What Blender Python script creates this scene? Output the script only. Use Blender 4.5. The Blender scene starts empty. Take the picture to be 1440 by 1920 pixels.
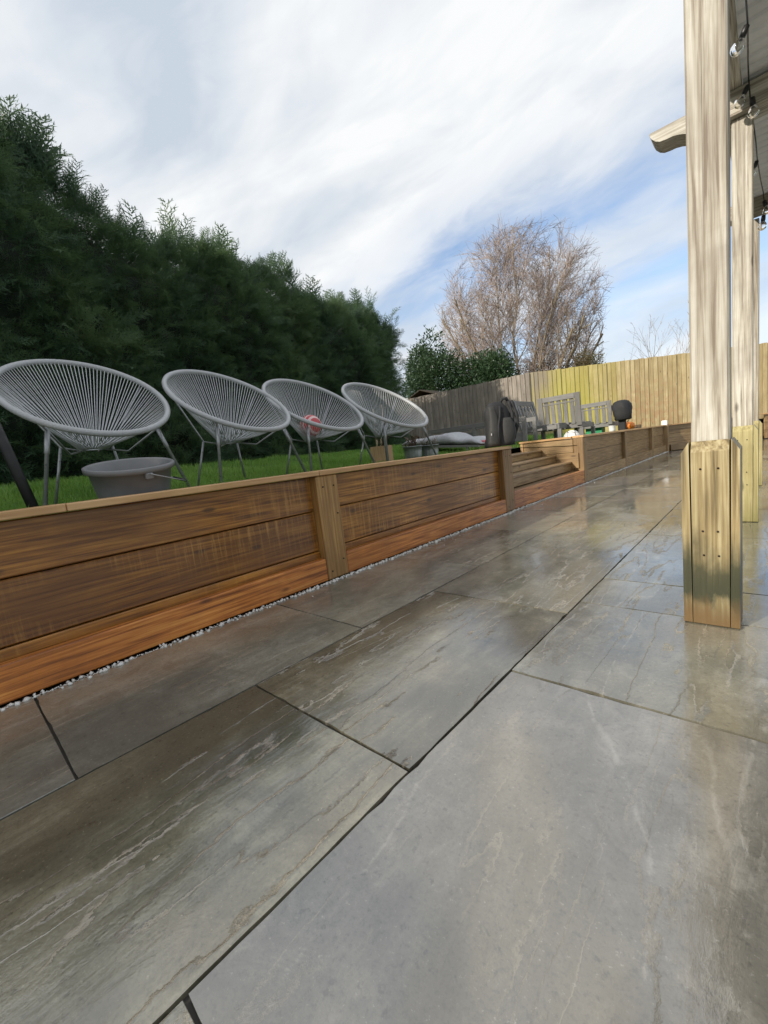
import bpy, math, random
import numpy as np
from mathutils import Vector, Matrix
R = math.radians
random.seed(7)
rng = np.random.default_rng(7)

# ------------------------------------------------------------------ camera
scene = bpy.context.scene
col = scene.collection
cam_h = 0.635
cr = Vector((0.7332193567, 0.6702562052, -0.1146559820))
cu = Vector((-0.0049518011, 0.1738721652, 0.9847557818))
cf = Vector((-0.6799741573, 0.7214742473, -0.1308054126))
cam_data = bpy.data.cameras.new('camera')
cam = bpy.data.objects.new('camera', cam_data)
col.objects.link(cam)
m3 = Matrix((cr, cu, -cf)).transposed()
cam.matrix_world = Matrix.Translation((0, 0, cam_h)) @ m3.to_4x4()
cam_data.sensor_fit = 'HORIZONTAL'
cam_data.sensor_width = 36.0
cam_data.lens = 779.843 * 36.0 / 1440.0
cam_data.clip_start = 0.02
cam_data.clip_end = 2000
scene.camera = cam
scene.render.resolution_x = 768
scene.render.resolution_y = 1024

# ------------------------------------------------------------------ world, sun, exposure
SUN_EL = R(27)
sun_h = Vector((-0.36, -0.933, 0)).normalized()          # horizontal direction towards the sun
sun_dir = Vector((sun_h.x * math.cos(SUN_EL), sun_h.y * math.cos(SUN_EL), math.sin(SUN_EL)))
SKY_STRENGTH = 0.145
world = bpy.data.worlds.new('World')
scene.world = world
world.use_nodes = True
wt = world.node_tree
for n in list(wt.nodes):
    wt.nodes.remove(n)


def wn(t, **kw):
    n = wt.nodes.new(t)
    for k, v in kw.items():
        setattr(n, k, v)
    return n


def wmath(op, a, b=None, c=None, clamp=False):
    n = wn('ShaderNodeMath', operation=op, use_clamp=clamp)
    for i, v in enumerate((a, b, c)):
        if v is None:
            continue
        if isinstance(v, (int, float)):
            n.inputs[i].default_value = v
        else:
            wt.links.new(v, n.inputs[i])
    return n.outputs[0]


def wramp(fac, stops):
    n = wn('ShaderNodeValToRGB')
    e = n.color_ramp.elements
    while len(e) < len(stops):
        e.new(0.5)
    for el, (p, c) in zip(e, stops):
        el.position = p
        el.color = (c, c, c, 1) if isinstance(c, (int, float)) else (*c, 1)
    wt.links.new(fac, n.inputs[0])
    return n.outputs[0]


sky = wn('ShaderNodeTexSky', sky_type='NISHITA', sun_disc=False)
sky.sun_elevation = SUN_EL
sky.sun_rotation = math.atan2(sun_h.x, sun_h.y)
sky.air_density = 1.0
sky.dust_density = 0.3
sky.ozone_density = 2.2
tc = wn('ShaderNodeTexCoord')
gen = tc.outputs['Generated']


def wdot(v):
    n = wn('ShaderNodeVectorMath', operation='DOT_PRODUCT')
    wt.links.new(gen, n.inputs[0])
    n.inputs[1].default_value = v
    return n.outputs['Value']


s_ = wdot((0.07367, 0.43879, -0.89556))                    # across the cloud streets
t_ = wdot((0.92050, 0.31561, 0.23036))                    # along them
w_ = wdot((0.38373, -0.84134, -0.38066))


def wnoise(ks, kt, kw, detail, rough, dist=0.0, off=0.0):
    cb = wn('ShaderNodeCombineXYZ')
    wt.links.new(wmath('MULTIPLY', s_, ks), cb.inputs[0])
    wt.links.new(wmath('MULTIPLY_ADD', t_, kt, off), cb.inputs[1])
    wt.links.new(wmath('MULTIPLY', w_, kw), cb.inputs[2])
    n = wn('ShaderNodeTexNoise')
    n.inputs['Scale'].default_value = 1.0
    n.inputs['Detail'].default_value = detail
    n.inputs['Roughness'].default_value = rough
    n.inputs['Distortion'].default_value = dist
    wt.links.new(cb.outputs[0], n.inputs['Vector'])
    return n.outputs[0]


n_big = wnoise(6.0, 1.6, 2.0, 5, 0.55, 0.6, 3.1)
n_fine = wnoise(13.0, 5.0, 5.0, 7, 0.58, 0.6, 1.7)
n_shade = wnoise(4.5, 1.5, 1.6, 4, 0.5, 0.8, 8.3)
# how much cloud each street carries
s01 = wmath('MULTIPLY_ADD', s_, 1.0, 0.5, clamp=True)
bias = wramp(s01, [(0.0, 0.75), (0.24, 0.70), (0.36, 0.42), (0.46, 0.10), (0.53, 0.02), (0.60, 0.26), (0.66, 0.10), (0.76, 0.26), (0.90, 0.30)])
tl = wmath('MULTIPLY', wmath('SUBTRACT', -0.12, t_, clamp=True), 0.9)
cov = wmath('ADD', wmath('ADD', wmath('MULTIPLY', n_big, 0.85), wmath('MULTIPLY', n_fine, 0.45)), wmath('ADD', bias, tl))
mask = wramp(wmath('MULTIPLY', cov, 0.5), [(0.27, 0.0), (0.43, 0.78), (0.60, 1.0)])
shade = wmath('ADD', wmath('MULTIPLY', n_shade, 0.75), wmath('MULTIPLY', n_fine, 0.25))
ccol = wn('ShaderNodeValToRGB')
e = ccol.color_ramp.elements
e[0].position = 0.36
e[0].color = (0.56, 0.63, 0.72, 1)
e[1].position = 0.60
e[1].color = (0.90, 0.915, 0.925, 1)
wt.links.new(shade, ccol.inputs[0])
csc = wn('ShaderNodeVectorMath', operation='SCALE')
wt.links.new(ccol.outputs[0], csc.inputs[0])
csc.inputs['Scale'].default_value = 1.0 / SKY_STRENGTH * 0.755
skm = wn('ShaderNodeMix', data_type='RGBA')
wt.links.new(mask, skm.inputs['Factor'])
wt.links.new(sky.outputs[0], skm.inputs['A'])
wt.links.new(csc.outputs[0], skm.inputs['B'])
bg = wn('ShaderNodeBackground')
bg.inputs['Strength'].default_value = SKY_STRENGTH
wt.links.new(skm.outputs['Result'], bg.inputs['Color'])
wo = wn('ShaderNodeOutputWorld')
wt.links.new(bg.outputs[0], wo.inputs['Surface'])

sd = bpy.data.lights.new('sun', 'SUN')
sd.energy = 3.4
sd.angle = R(0.6)
sd.color = (1.0, 0.92, 0.80)
sun = bpy.data.objects.new('sun', sd)
col.objects.link(sun)
sun.rotation_euler = sun_dir.to_track_quat('Z', 'Y').to_euler()
sun.location = (0, 0, 20)

vs = scene.view_settings
vs.view_transform = 'Standard'
vs.look = 'None'
vs.gamma = 1
vs.use_curve_mapping = False
vs.exposure = 0.50
scene.render.engine = 'CYCLES'
scene.cycles.max_bounces = 8


# ------------------------------------------------------------------ material helper
class Mat:
    def __init__(self, name):
        self.m = bpy.data.materials.new(name)
        self.m.use_nodes = True
        self.t = self.m.node_tree
        self.b = self.t.nodes['Principled BSDF']
        self.out = self.t.nodes['Material Output']
        self.tc = None
        self.oi = None

    def n(self, t, **kw):
        x = self.t.nodes.new(t)
        for k, v in kw.items():
            setattr(x, k, v)
        return x

    def set(self, sock, v):
        if isinstance(v, (int, float)):
            sock.default_value = v
        elif isinstance(v, (tuple, list)):
            if len(v) == 3 and sock.type == 'RGBA':
                v = (*v, 1)
            sock.default_value = v
        else:
            self.t.links.new(v, sock)

    def math(self, op, a, b=None, c=None, clamp=False):
        x = self.n('ShaderNodeMath', operation=op, use_clamp=clamp)
        for i, v in enumerate((a, b, c)):
            if v is not None:
                self.set(x.inputs[i], v)
        return x.outputs[0]

    def coord(self, scale=(1, 1, 1), rnd=True, which='Object'):
        if self.tc is None:
            self.tc = self.n('ShaderNodeTexCoord')
            self.oi = self.n('ShaderNodeObjectInfo')
        mp = self.n('ShaderNodeMapping')
        self.t.links.new(self.tc.outputs[which], mp.inputs['Vector'])
        mp.inputs['Scale'].default_value = scale
        if rnd:
            v = self.n('ShaderNodeVectorMath', operation='SCALE')
            v.inputs[0].default_value = (37.0, 51.0, 23.0)
            self.t.links.new(self.oi.outputs['Random'], v.inputs['Scale'])
            self.t.links.new(v.outputs[0], mp.inputs['Location'])
        return mp.outputs[0]

    def rand(self):
        if self.oi is None:
            self.coord()
        return self.oi.outputs['Random']

    def noise(self, vec, scale=1.0, detail=4, rough=0.55, dist=0.0):
        x = self.n('ShaderNodeTexNoise')
        self.set(x.inputs['Vector'], vec)
        x.inputs['Scale'].default_value = scale
        x.inputs['Detail'].default_value = detail
        x.inputs['Roughness'].default_value = rough
        x.inputs['Distortion'].default_value = dist
        return x.outputs[0]

    def ramp(self, fac, stops, interp='LINEAR'):
        x = self.n('ShaderNodeValToRGB')
        x.color_ramp.interpolation = interp
        el = x.color_ramp.elements
        while len(el) < len(stops):
            el.new(0.5)
        for e_, (p, c) in zip(el, stops):
            e_.position = p
            e_.color = (c, c, c, 1) if isinstance(c, (int, float)) else (*c, 1)
        self.set(x.inputs[0], fac)
        return x.outputs[0]

    def mix(self, f, a, b, blend='MIX'):
        x = self.n('ShaderNodeMix', data_type='RGBA', blend_type=blend)
        self.set(x.inputs['Factor'], f)
        self.set(x.inputs['A'], a)
        self.set(x.inputs['B'], b)
        return x.outputs['Result']

    def bump(self, h, strength=0.5, dist=0.01, normal=None):
        x = self.n('ShaderNodeBump')
        self.set(x.inputs['Strength'], strength)
        x.inputs['Distance'].default_value = dist
        self.set(x.inputs['Height'], h)
        if normal is not None:
            self.set(x.inputs['Normal'], normal)
        return x.outputs[0]

    def p(self, **kw):
        for k, v in kw.items():
            self.set(self.b.inputs[k.replace('_', ' ')], v)
        return self


def simple(name, c, rough=0.5, metal=0.0, var=0.25, sc=30, bump=0.0):
    M = Mat(name)
    v = M.coord()
    nz = M.noise(v, sc, 4)
    c2 = tuple(x * (1 - var) for x in c)
    c3 = tuple(min(1, x * (1 + var)) for x in c)
    M.p(Base_Color=M.ramp(nz, [(0.3, c2), (0.7, c3)]), Metallic=metal,
        Roughness=M.ramp(nz, [(0.3, max(0.05, rough - 0.1)), (0.7, min(1, rough + 0.1))]))
    if bump:
        M.p(Normal=M.bump(nz, bump, 0.004))
    return M.m


def wood(name, axis, dark, mid, light, rough=0.45, knots=True, coat=0.0, grain=1.0, stain=None, stain_h=None, contrast=1.0,
         streak_v=None, bumpd=0.0022, stain2=None):
    """grain runs along axis 0/1/2 of the object's own coordinates"""
    M = Mat(name)
    sc = [26 * grain] * 3
    sc[axis] = 1.3
    v = M.coord(tuple(sc))
    g1 = M.noise(v, 1.0, 8, 0.62, 0.9)
    sc2 = [90 * grain] * 3
    sc2[axis] = 2.5
    g2 = M.noise(M.coord(tuple(sc2)), 1.0, 5, 0.6, 0.3)
    sw = [16.0 * grain] * 3
    sw[axis] = 0.9
    wv = M.n('ShaderNodeTexWave', wave_type='RINGS', rings_direction='SPHERICAL')
    M.set(wv.inputs['Vector'], M.coord(tuple(sw)))
    wv.inputs['Scale'].default_value = 1.1
    wv.inputs['Distortion'].default_value = 5.0
    wv.inputs['Detail'].default_value = 4.0
    wv.inputs['Detail Scale'].default_value = 1.2
    ring = M.ramp(wv.outputs[0], [(0.0, 0.0), (0.25, 0.55), (0.8, 0.62), (1.0, 0.7)])
    gr = M.math('ADD', M.math('ADD', M.math('MULTIPLY', g1, 0.27), M.math('MULTIPLY', g2, 0.65)), M.math('MULTIPLY', ring, 0.08))
    lo, hi = 0.5 - 0.16 / contrast, 0.5 + 0.16 / contrast
    c = M.ramp(gr, [(lo, dark), (0.5, mid), (hi, light)])
    big = M.noise(M.coord((1, 1, 1)), 2.2, 5, 0.6, 0.4)
    c = M.mix(M.ramp(big, [(0.38, 0.55), (0.62, 0.0)]), c, dark)
    sk_ = [170.0 * grain] * 3
    sk_[axis] = 1.1
    crk = M.ramp(M.noise(M.coord(tuple(sk_)), 1.0, 3, 0.5, 0.2), [(0.66, 0.0), (0.72, 0.75)])
    c = M.mix(crk, c, tuple(x * 0.35 for x in dark))
    # board to board variation
    c = M.mix(M.ramp(M.rand(), [(0.0, 0.45), (0.45, 0.0), (0.55, 0.0)]), c, dark)
    c = M.mix(M.ramp(M.rand(), [(0.5, 0.0), (1.0, 0.22)]), c, light)
    hgt = gr
    if knots:
        sk = [9.0] * 3
        sk[axis] = 3.2
        vo = M.n('ShaderNodeTexVoronoi', feature='F1')
        M.set(vo.inputs['Vector'], M.coord(tuple(sk)))
        vo.inputs['Scale'].default_value = 1.0
        kn = M.ramp(vo.outputs['Distance'], [(0.07, 1.0), (0.13, 0.0)])
        c = M.mix(M.math('MULTIPLY', kn, 0.75), c, tuple(x * 0.45 for x in dark))
    if streak_v:
        # vertical wash marks with their own shape (tannin and water runs)
        st = M.noise(M.coord((48, 48, 2.2)), 1.0, 5, 0.75, 0.15)
        msk = M.noise(M.coord((1.1, 1.1, 3.0)), 1.0, 3, 0.5)
        f = M.math('MULTIPLY', M.ramp(st, [(0.50, 0.0), (0.68, 1.0)]), M.ramp(msk, [(0.46, 0.0), (0.66, 0.65)]))
        c = M.mix(f, c, streak_v)
    if stain is not None:
        sp = M.n('ShaderNodeSeparateXYZ')
        if M.tc is None:
            M.coord()
        M.t.links.new(M.tc.outputs['Object'], sp.inputs[0])
        M.tc_z = sp.outputs[2]
        wob = M.noise(M.coord((11, 11, 5)), 1.0, 5, 0.6)
        hh = M.math('ADD', sp.outputs[2], M.math('MULTIPLY', M.math('SUBTRACT', wob, 0.5), 0.35))
        f = M.ramp(hh, stain_h)
        c = M.mix(f, c, stain)
    if stain2 is not None:
        c = M.mix(M.ramp(M.math('ADD', M.tc_z, M.math('MULTIPLY', M.math('SUBTRACT', g1, 0.5), 0.12)), [(0.03, 0.9), (0.10, 0.0)]), c, stain2)
    M.p(Base_Color=c, Roughness=M.ramp(gr, [(0.35, rough + 0.12), (0.65, max(0.05, rough - 0.1))]))
    if coat:
        M.p(Coat_Weight=coat, Coat_Roughness=0.18)
    M.p(Normal=M.bump(hgt, 0.6, bumpd))
    return M.m


# ------------------------------------------------------------------ mesh helpers
class MB:
    def __init__(self):
        self.v = []
        self.f = []
        self.sm = []

    def add(self, vs, fs, smooth=False):
        o = len(self.v)
        self.v += [tuple(x) for x in vs]
        self.f += [tuple(i + o for i in f) for f in fs]
        self.sm += [smooth] * len(fs)

    def box(self, c, s, rot=None, ch=0.0):
        """box centred at c, size s, chamfer ch, rot a 3x3 Matrix"""
        hx, hy, hz = s[0] / 2, s[1] / 2, s[2] / 2
        ch = min(ch, hx * 0.9, hy * 0.9, hz * 0.9)
        vs, fs = [], []
        if ch <= 0:
            vs = [Vector((x * hx, y * hy, z * hz)) for x in (-1, 1) for y in (-1, 1) for z in (-1, 1)]
            fs = [(0, 1, 3, 2), (4, 6, 7, 5), (0, 4, 5, 1), (2, 3, 7, 6), (0, 2, 6, 4), (1, 5, 7, 3)]
        else:
            idx = {}
            for x in (-1, 1):
                for y in (-1, 1):
                    for z in (-1, 1):
                        idx[(x, y, z)] = len(vs)
                        vs.append(Vector((x * hx, y * (hy - ch), z * (hz - ch))))
                        vs.append(Vector((x * (hx - ch), y * hy, z * (hz - ch))))
                        vs.append(Vector((x * (hx - ch), y * (hy - ch), z * hz)))
            I = idx
            for a in (-1, 1):
                fs.append([I[(a, -1, -1)], I[(a, 1, -1)], I[(a, 1, 1)], I[(a, -1, 1)]][::a])
                fs.append([I[(-1, a, -1)] + 1, I[(-1, a, 1)] + 1, I[(1, a, 1)] + 1, I[(1, a, -1)] + 1][::a])
                fs.append([I[(-1, -1, a)] + 2, I[(1, -1, a)] + 2, I[(1, 1, a)] + 2, I[(-1, 1, a)] + 2][::a])
            for a in (-1, 1):
                for b in (-1, 1):
                    fs.append([I[(a, b, -1)], I[(a, b, 1)], I[(a, b, 1)] + 1, I[(a, b, -1)] + 1][::-a * b])
                    fs.append([I[(a, -1, b)], I[(a, 1, b)], I[(a, 1, b)] + 2, I[(a, -1, b)] + 2][::a * b])
                    fs.append([I[(-1, a, b)] + 1, I[(1, a, b)] + 1, I[(1, a, b)] + 2, I[(-1, a, b)] + 2][::-a * b])
                    for c_ in (-1, 1):
                        i = I[(a, b, c_)]
                        fs.append([i, i + 1, i + 2][::a * b * c_])
        if rot is not None:
            vs = [rot @ v for v in vs]
        c = Vector(c)
        self.add([v + c for v in vs], fs)
        return self

    def span(self, a, b, ch=0.0):
        a = Vector(a)
        b = Vector(b)
        return self.box((a + b) / 2, [abs(b[i] - a[i]) for i in range(3)], None, ch)

    def bar(self, p, q, w, t, ch=0.0, up=(0, 0, 1)):
        """rectangular bar from p to q, w across, t thick"""
        p, q = Vector(p), Vector(q)
        d = (q - p)
        L = d.length
        z = d.normalized()
        x = Vector(up).cross(z)
        if x.length < 1e-4:
            x = Vector((1, 0, 0)).cross(z)
        x.normalize()
        y = z.cross(x)
        rot = Matrix((x, y, z)).transposed()
        return self.box((p + q) / 2, (w, t, L), rot, ch)

    def tube(self, pts, r, sides=8, closed=False, cap=True, smooth=True):
        pts = [Vector(p) for p in pts]
        n = len(pts)
        rs = r if isinstance(r, (list, tuple)) else [r] * n
        vs, fs = [], []
        prev = None
        for i, p in enumerate(pts):
            if closed:
                d = pts[(i + 1) % n] - pts[i - 1]
            else:
                d = pts[min(i + 1, n - 1)] - pts[max(i - 1, 0)]
            d.normalize()
            if prev is None:
                a = Vector((0, 0, 1)) if abs(d.z) < 0.9 else Vector((1, 0, 0))
                u = d.cross(a).normalized()
            else:
                u = (prev - d * prev.dot(d)).normalized()
            prev = u
            w = d.cross(u)
            for k in range(sides):
                an = 2 * math.pi * k / sides
                vs.append(p + (u * math.cos(an) + w * math.sin(an)) * rs[i])
        m = n if closed else n - 1
        for i in range(m):
            for k in range(sides):
                j = (i + 1) % n
                fs.append((i * sides + k, i * sides + (k + 1) % sides, j * sides + (k + 1) % sides, j * sides + k))
        if cap and not closed:
            fs.append(tuple(range(sides))[::-1])
            fs.append(tuple((n - 1) * sides + k for k in range(sides)))
        self.add(vs, fs, smooth)
        return self

    def lathe(self, prof, c=(0, 0, 0), seg=24, smooth=True, capb=True, capt=False, fn=None):
        c = Vector(c)
        vs, fs = [], []
        for i, (r, z) in enumerate(prof):
            for k in range(seg):
                a = 2 * math.pi * k / seg
                rr = r * (fn(a, z) if fn else 1)
                vs.append(c + Vector((rr * math.cos(a), rr * math.sin(a), z)))
        for i in range(len(prof) - 1):
            for k in range(seg):
                fs.append((i * seg + k, i * seg + (k + 1) % seg, (i + 1) * seg + (k + 1) % seg, (i + 1) * seg + k))
        if capb:
            fs.append(tuple(range(seg))[::-1])
        if capt:
            fs.append(tuple((len(prof) - 1) * seg + k for k in range(seg)))
        self.add(vs, fs, smooth)
        return self

    def loft(self, rings, seg=20, smooth=True, power=3.0, noise=0.0, seed=0):
        """rings: (centre, rx, ry) super-ellipse sections stacked along z"""
        rr = random.Random(seed)
        vs, fs = [], []
        for (c, rx, ry) in rings:
            c = Vector(c)
            for k in range(seg):
                a = 2 * math.pi * k / seg
                ca, sa = math.cos(a), math.sin(a)
                x = math.copysign(abs(ca) ** (2 / power), ca) * rx
                y = math.copysign(abs(sa) ** (2 / power), sa) * ry
                q = 1 + rr.uniform(-noise, noise)
                vs.append(c + Vector((x * q, y * q, rr.uniform(-noise, noise) * 0.05)))
        n = len(rings)
        for i in range(n - 1):
            for k in range(seg):
                fs.append((i * seg + k, i * seg + (k + 1) % seg, (i + 1) * seg + (k + 1) % seg, (i + 1) * seg + k))
        fs.append(tuple(range(seg))[::-1])
        fs.append(tuple((n - 1) * seg + k for k in range(seg)))
        self.add(vs, fs, smooth)
        return self

    def mesh(self, name, mat):
        me = bpy.data.meshes.new(name)
        me.from_pydata(self.v, [], self.f)
        me.polygons.foreach_set('use_smooth', self.sm)
        if mat:
            me.materials.append(mat)
        me.update()
        return me

    def build(self, name, mat, parent=None, loc=None, rz=None):
        o = bpy.data.objects.new(name, self.mesh(name, mat))
        col.objects.link(o)
        if parent:
            o.parent = parent
        if loc is not None:
            o.location = loc
        if rz is not None:
            o.rotation_euler = (0, 0, rz)
        return o


def np_mesh(name, verts, faces_flat, per, mat, parent=None, smooth=False):
    me = bpy.data.meshes.new(name)
    nv = len(verts)
    nf = len(faces_flat) // per
    me.vertices.add(nv)
    me.vertices.foreach_set('co', np.ascontiguousarray(verts, dtype=np.float32).ravel())
    me.loops.add(nf * per)
    me.loops.foreach_set('vertex_index', np.ascontiguousarray(faces_flat, dtype=np.int32))
    me.polygons.add(nf)
    me.polygons.foreach_set('loop_start', np.arange(0, nf * per, per, dtype=np.int32))
    me.polygons.foreach_set('loop_total', np.full(nf, per, dtype=np.int32))
    if smooth:
        me.polygons.foreach_set('use_smooth', np.ones(nf, dtype=bool))
    me.materials.append(mat)
    me.update(calc_edges=True)
    o = bpy.data.objects.new(name, me)
    col.objects.link(o)
    if parent:
        o.parent = parent
    return o


def thing(name, label, cat, loc=(0, 0, 0), rz=0, group=None):
    o = bpy.data.objects.new(name, None)
    o.empty_display_size = 0.1
    col.objects.link(o)
    o.location = loc
    o.rotation_euler = (0, 0, rz)
    return tag(o, label, cat, group)


def tag(o, label=None, cat=None, group=None, kind=None):
    if label:
        o['label'] = label
    if cat:
        o['category'] = cat
    if group:
        o['group'] = group
    if kind:
        o['kind'] = kind
    return o


def copy_tree(o, parent=None):
    c = o.copy()
    col.objects.link(c)
    if parent:
        c.parent = parent
    for ch in list(o.children):
        copy_tree(ch, c)
    return c


def board(name, a, b, mat, parent, ch=0.003, tilt=0.0):
    """board as a part: its mesh is centred on its own origin so grain varies from board to board"""
    a, b = Vector(a), Vector(b)
    c = (a + b) / 2
    o = MB().box((0, 0, 0), [abs(b[i] - a[i]) for i in range(3)], None, ch).build(name, mat, parent, c)
    if tilt:
        o.rotation_euler = (0, tilt, 0)
    return o


# ------------------------------------------------------------------ materials
M_board = [wood('stained_sleeper_%d' % a, a, (0.10, 0.032, 0.003), (0.30, 0.115, 0.011), (0.52, 0.235, 0.034), 0.40, True, 0.38, contrast=1.3,
                streak_v=(0.62, 0.33, 0.085)) for a in (0, 1, 2)]
M_base = [wood('orange_kickboard_%d' % a, a, (0.18, 0.05, 0.007), (0.52, 0.17, 0.026), (0.70, 0.30, 0.065), 0.45, True, 0.35, contrast=1.4) for a in (0, 1, 2)]
M_post = [wood('tan_wall_post_%d' % a, a, (0.13, 0.062, 0.016), (0.30, 0.155, 0.045), (0.46, 0.27, 0.09), 0.45, True, 0.2) for a in (0, 1, 2)]
M_cap = [wood('pale_capping_%d' % a, a, (0.36, 0.19, 0.075), (0.62, 0.38, 0.17), (0.75, 0.5, 0.26), 0.4, False, 0.15) for a in (0, 1, 2)]
M_step = [wood('step_timber_%d' % a, a, (0.14, 0.08, 0.03), (0.31, 0.195, 0.085), (0.47, 0.33, 0.17), 0.42, True, 0.12) for a in (0, 1, 2)]
M_perg = [wood('weathered_pergola_%d' % a, a, (0.20, 0.16, 0.12), (0.47, 0.435, 0.355), (0.66, 0.635, 0.56), 0.65, True, 0.0,
               contrast=1.6, bumpd=0.006) for a in (0, 1, 2)]
M_sleeve = wood('mossy_sleeve', 2, (0.10, 0.07, 0.024), (0.29, 0.215, 0.095), (0.46, 0.39, 0.22), 0.5, True, 0.1,
                contrast=1.5,
                stain=(0.022, 0.026, 0.008), stain_h=[(0.03, 0.35), (0.075, 0.97), (0.17, 0.9), (0.30, 0.0)], stain2=(0.13, 0.075, 0.024))
M_sleeve2 = wood('green_sleeve', 2, (0.22, 0.18, 0.07), (0.44, 0.38, 0.17), (0.58, 0.52, 0.28), 0.5, True, 0.1,
                 stain=(0.12, 0.11, 0.02), stain_h=[(0.0, 0.7), (0.1, 0.3), (0.2, 0.1), (0.3, 0.0)])
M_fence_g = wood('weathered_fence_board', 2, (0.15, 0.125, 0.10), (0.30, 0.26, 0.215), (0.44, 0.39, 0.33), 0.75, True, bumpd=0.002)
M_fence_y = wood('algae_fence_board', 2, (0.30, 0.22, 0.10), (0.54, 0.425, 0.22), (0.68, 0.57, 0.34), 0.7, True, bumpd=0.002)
M_fence_l = wood('lime_fence_board', 2, (0.34, 0.30, 0.06), (0.55, 0.49, 0.13), (0.66, 0.60, 0.24), 0.7, True, bumpd=0.002)
M_rail = wood('fence_rail_wood', 0, (0.2, 0.15, 0.08), (0.35, 0.28, 0.16), (0.45, 0.38, 0.25), 0.7, False)
M_grey = [wood('grey_painted_timber_%d' % a, a, (0.13, 0.125, 0.12), (0.20, 0.195, 0.185), (0.27, 0.26, 0.25), 0.5, False, bumpd=0.001) for a in (0, 1, 2)]
M_twood = wood('birch_bark', 2, (0.22, 0.17, 0.10), (0.42, 0.35, 0.24), (0.58, 0.5, 0.37), 0.8, False)
M_screw = simple('dark_screw', (0.03, 0.02, 0.015), 0.5, 0.5)
M_galv = simple('galvanised_sheet', (0.78, 0.79, 0.80), 0.5, 0.0, 0.10, 6)
M_black = simple('black_plastic', (0.012, 0.012, 0.013), 0.4)
M_polebk = simple('matt_black_pole', (0.006, 0.006, 0.006), 0.6)
M_rim = simple('grey_cord_wrap', (0.38, 0.39, 0.40), 0.4, 0.0, 0.12, 120, 0.3)
M_cord = simple('grey_plastic_cord', (0.54, 0.55, 0.57), 0.35, 0.0, 0.12, 60)
M_steel = simple('grey_steel_tube', (0.32, 0.33, 0.34), 0.35, 0.5, 0.1, 40)
M_bucket = simple('grey_plastic_bucket', (0.17, 0.17, 0.175), 0.45, 0.0, 0.12, 9)
M_white = simple('white_plastic', (0.8, 0.8, 0.79), 0.4, 0.0, 0.03)
M_fabk = simple('black_fabric', (0.018, 0.018, 0.02), 0.75, 0.0, 0.3, 150, 0.3)
M_fabg = simple('charcoal_fabric', (0.04, 0.039, 0.037), 0.7, 0.0, 0.2, 160, 0.3)
M_cush = simple('pale_grey_cushion', (0.42, 0.42, 0.44), 0.85, 0.0, 0.12, 25, 0.3)
M_pink = simple('pink_fabric', (0.6, 0.16, 0.18), 0.8)
M_zinc = simple('zinc', (0.32, 0.34, 0.35), 0.42, 0.6, 0.3, 12)
M_dead = simple('dead_stalks', (0.10, 0.065, 0.04), 0.8)
M_cane = simple('bamboo', (0.55, 0.45, 0.28), 0.5)
M_green = simple('green_crate_plastic', (0.01, 0.25, 0.10), 0.45)
M_orange = simple('orange_skin', (0.75, 0.22, 0.025), 0.5)
M_soil = simple('dark_soil', (0.035, 0.026, 0.018), 0.9, 0.0, 0.3, 20, 0.4)
M_rope = simple('brown_hose', (0.07, 0.045, 0.03), 0.5)


def make_glass():
    M = Mat('bulb_glass')
    M.p(Base_Color=(0.95, 0.95, 0.93), Roughness=0.03, Transmission_Weight=1.0, IOR=1.3)
    return M.m


M_glass = make_glass()


def make_box_mat():
    return wood('planter_box_wood', 2, (0.42, 0.25, 0.12), (0.58, 0.38, 0.2), (0.68, 0.48, 0.28), 0.7, False)


M_boxw = make_box_mat()


def make_ball():
    M = Mat('striped_ball')
    v = M.coord((1, 1, 1), False)
    wv = M.n('ShaderNodeTexWave', wave_type='BANDS', bands_direction='X')
    M.set(wv.inputs['Vector'], v)
    wv.inputs['Scale'].default_value = 8
    wv.inputs['Distortion'].default_value = 1.5
    M.p(Base_Color=M.ramp(wv.outputs[0], [(0.62, (0.50, 0.07, 0.08)), (0.70, (0.7, 0.5, 0.48))]), Roughness=0.45)
    return M.m


M_ball = make_ball()


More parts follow.
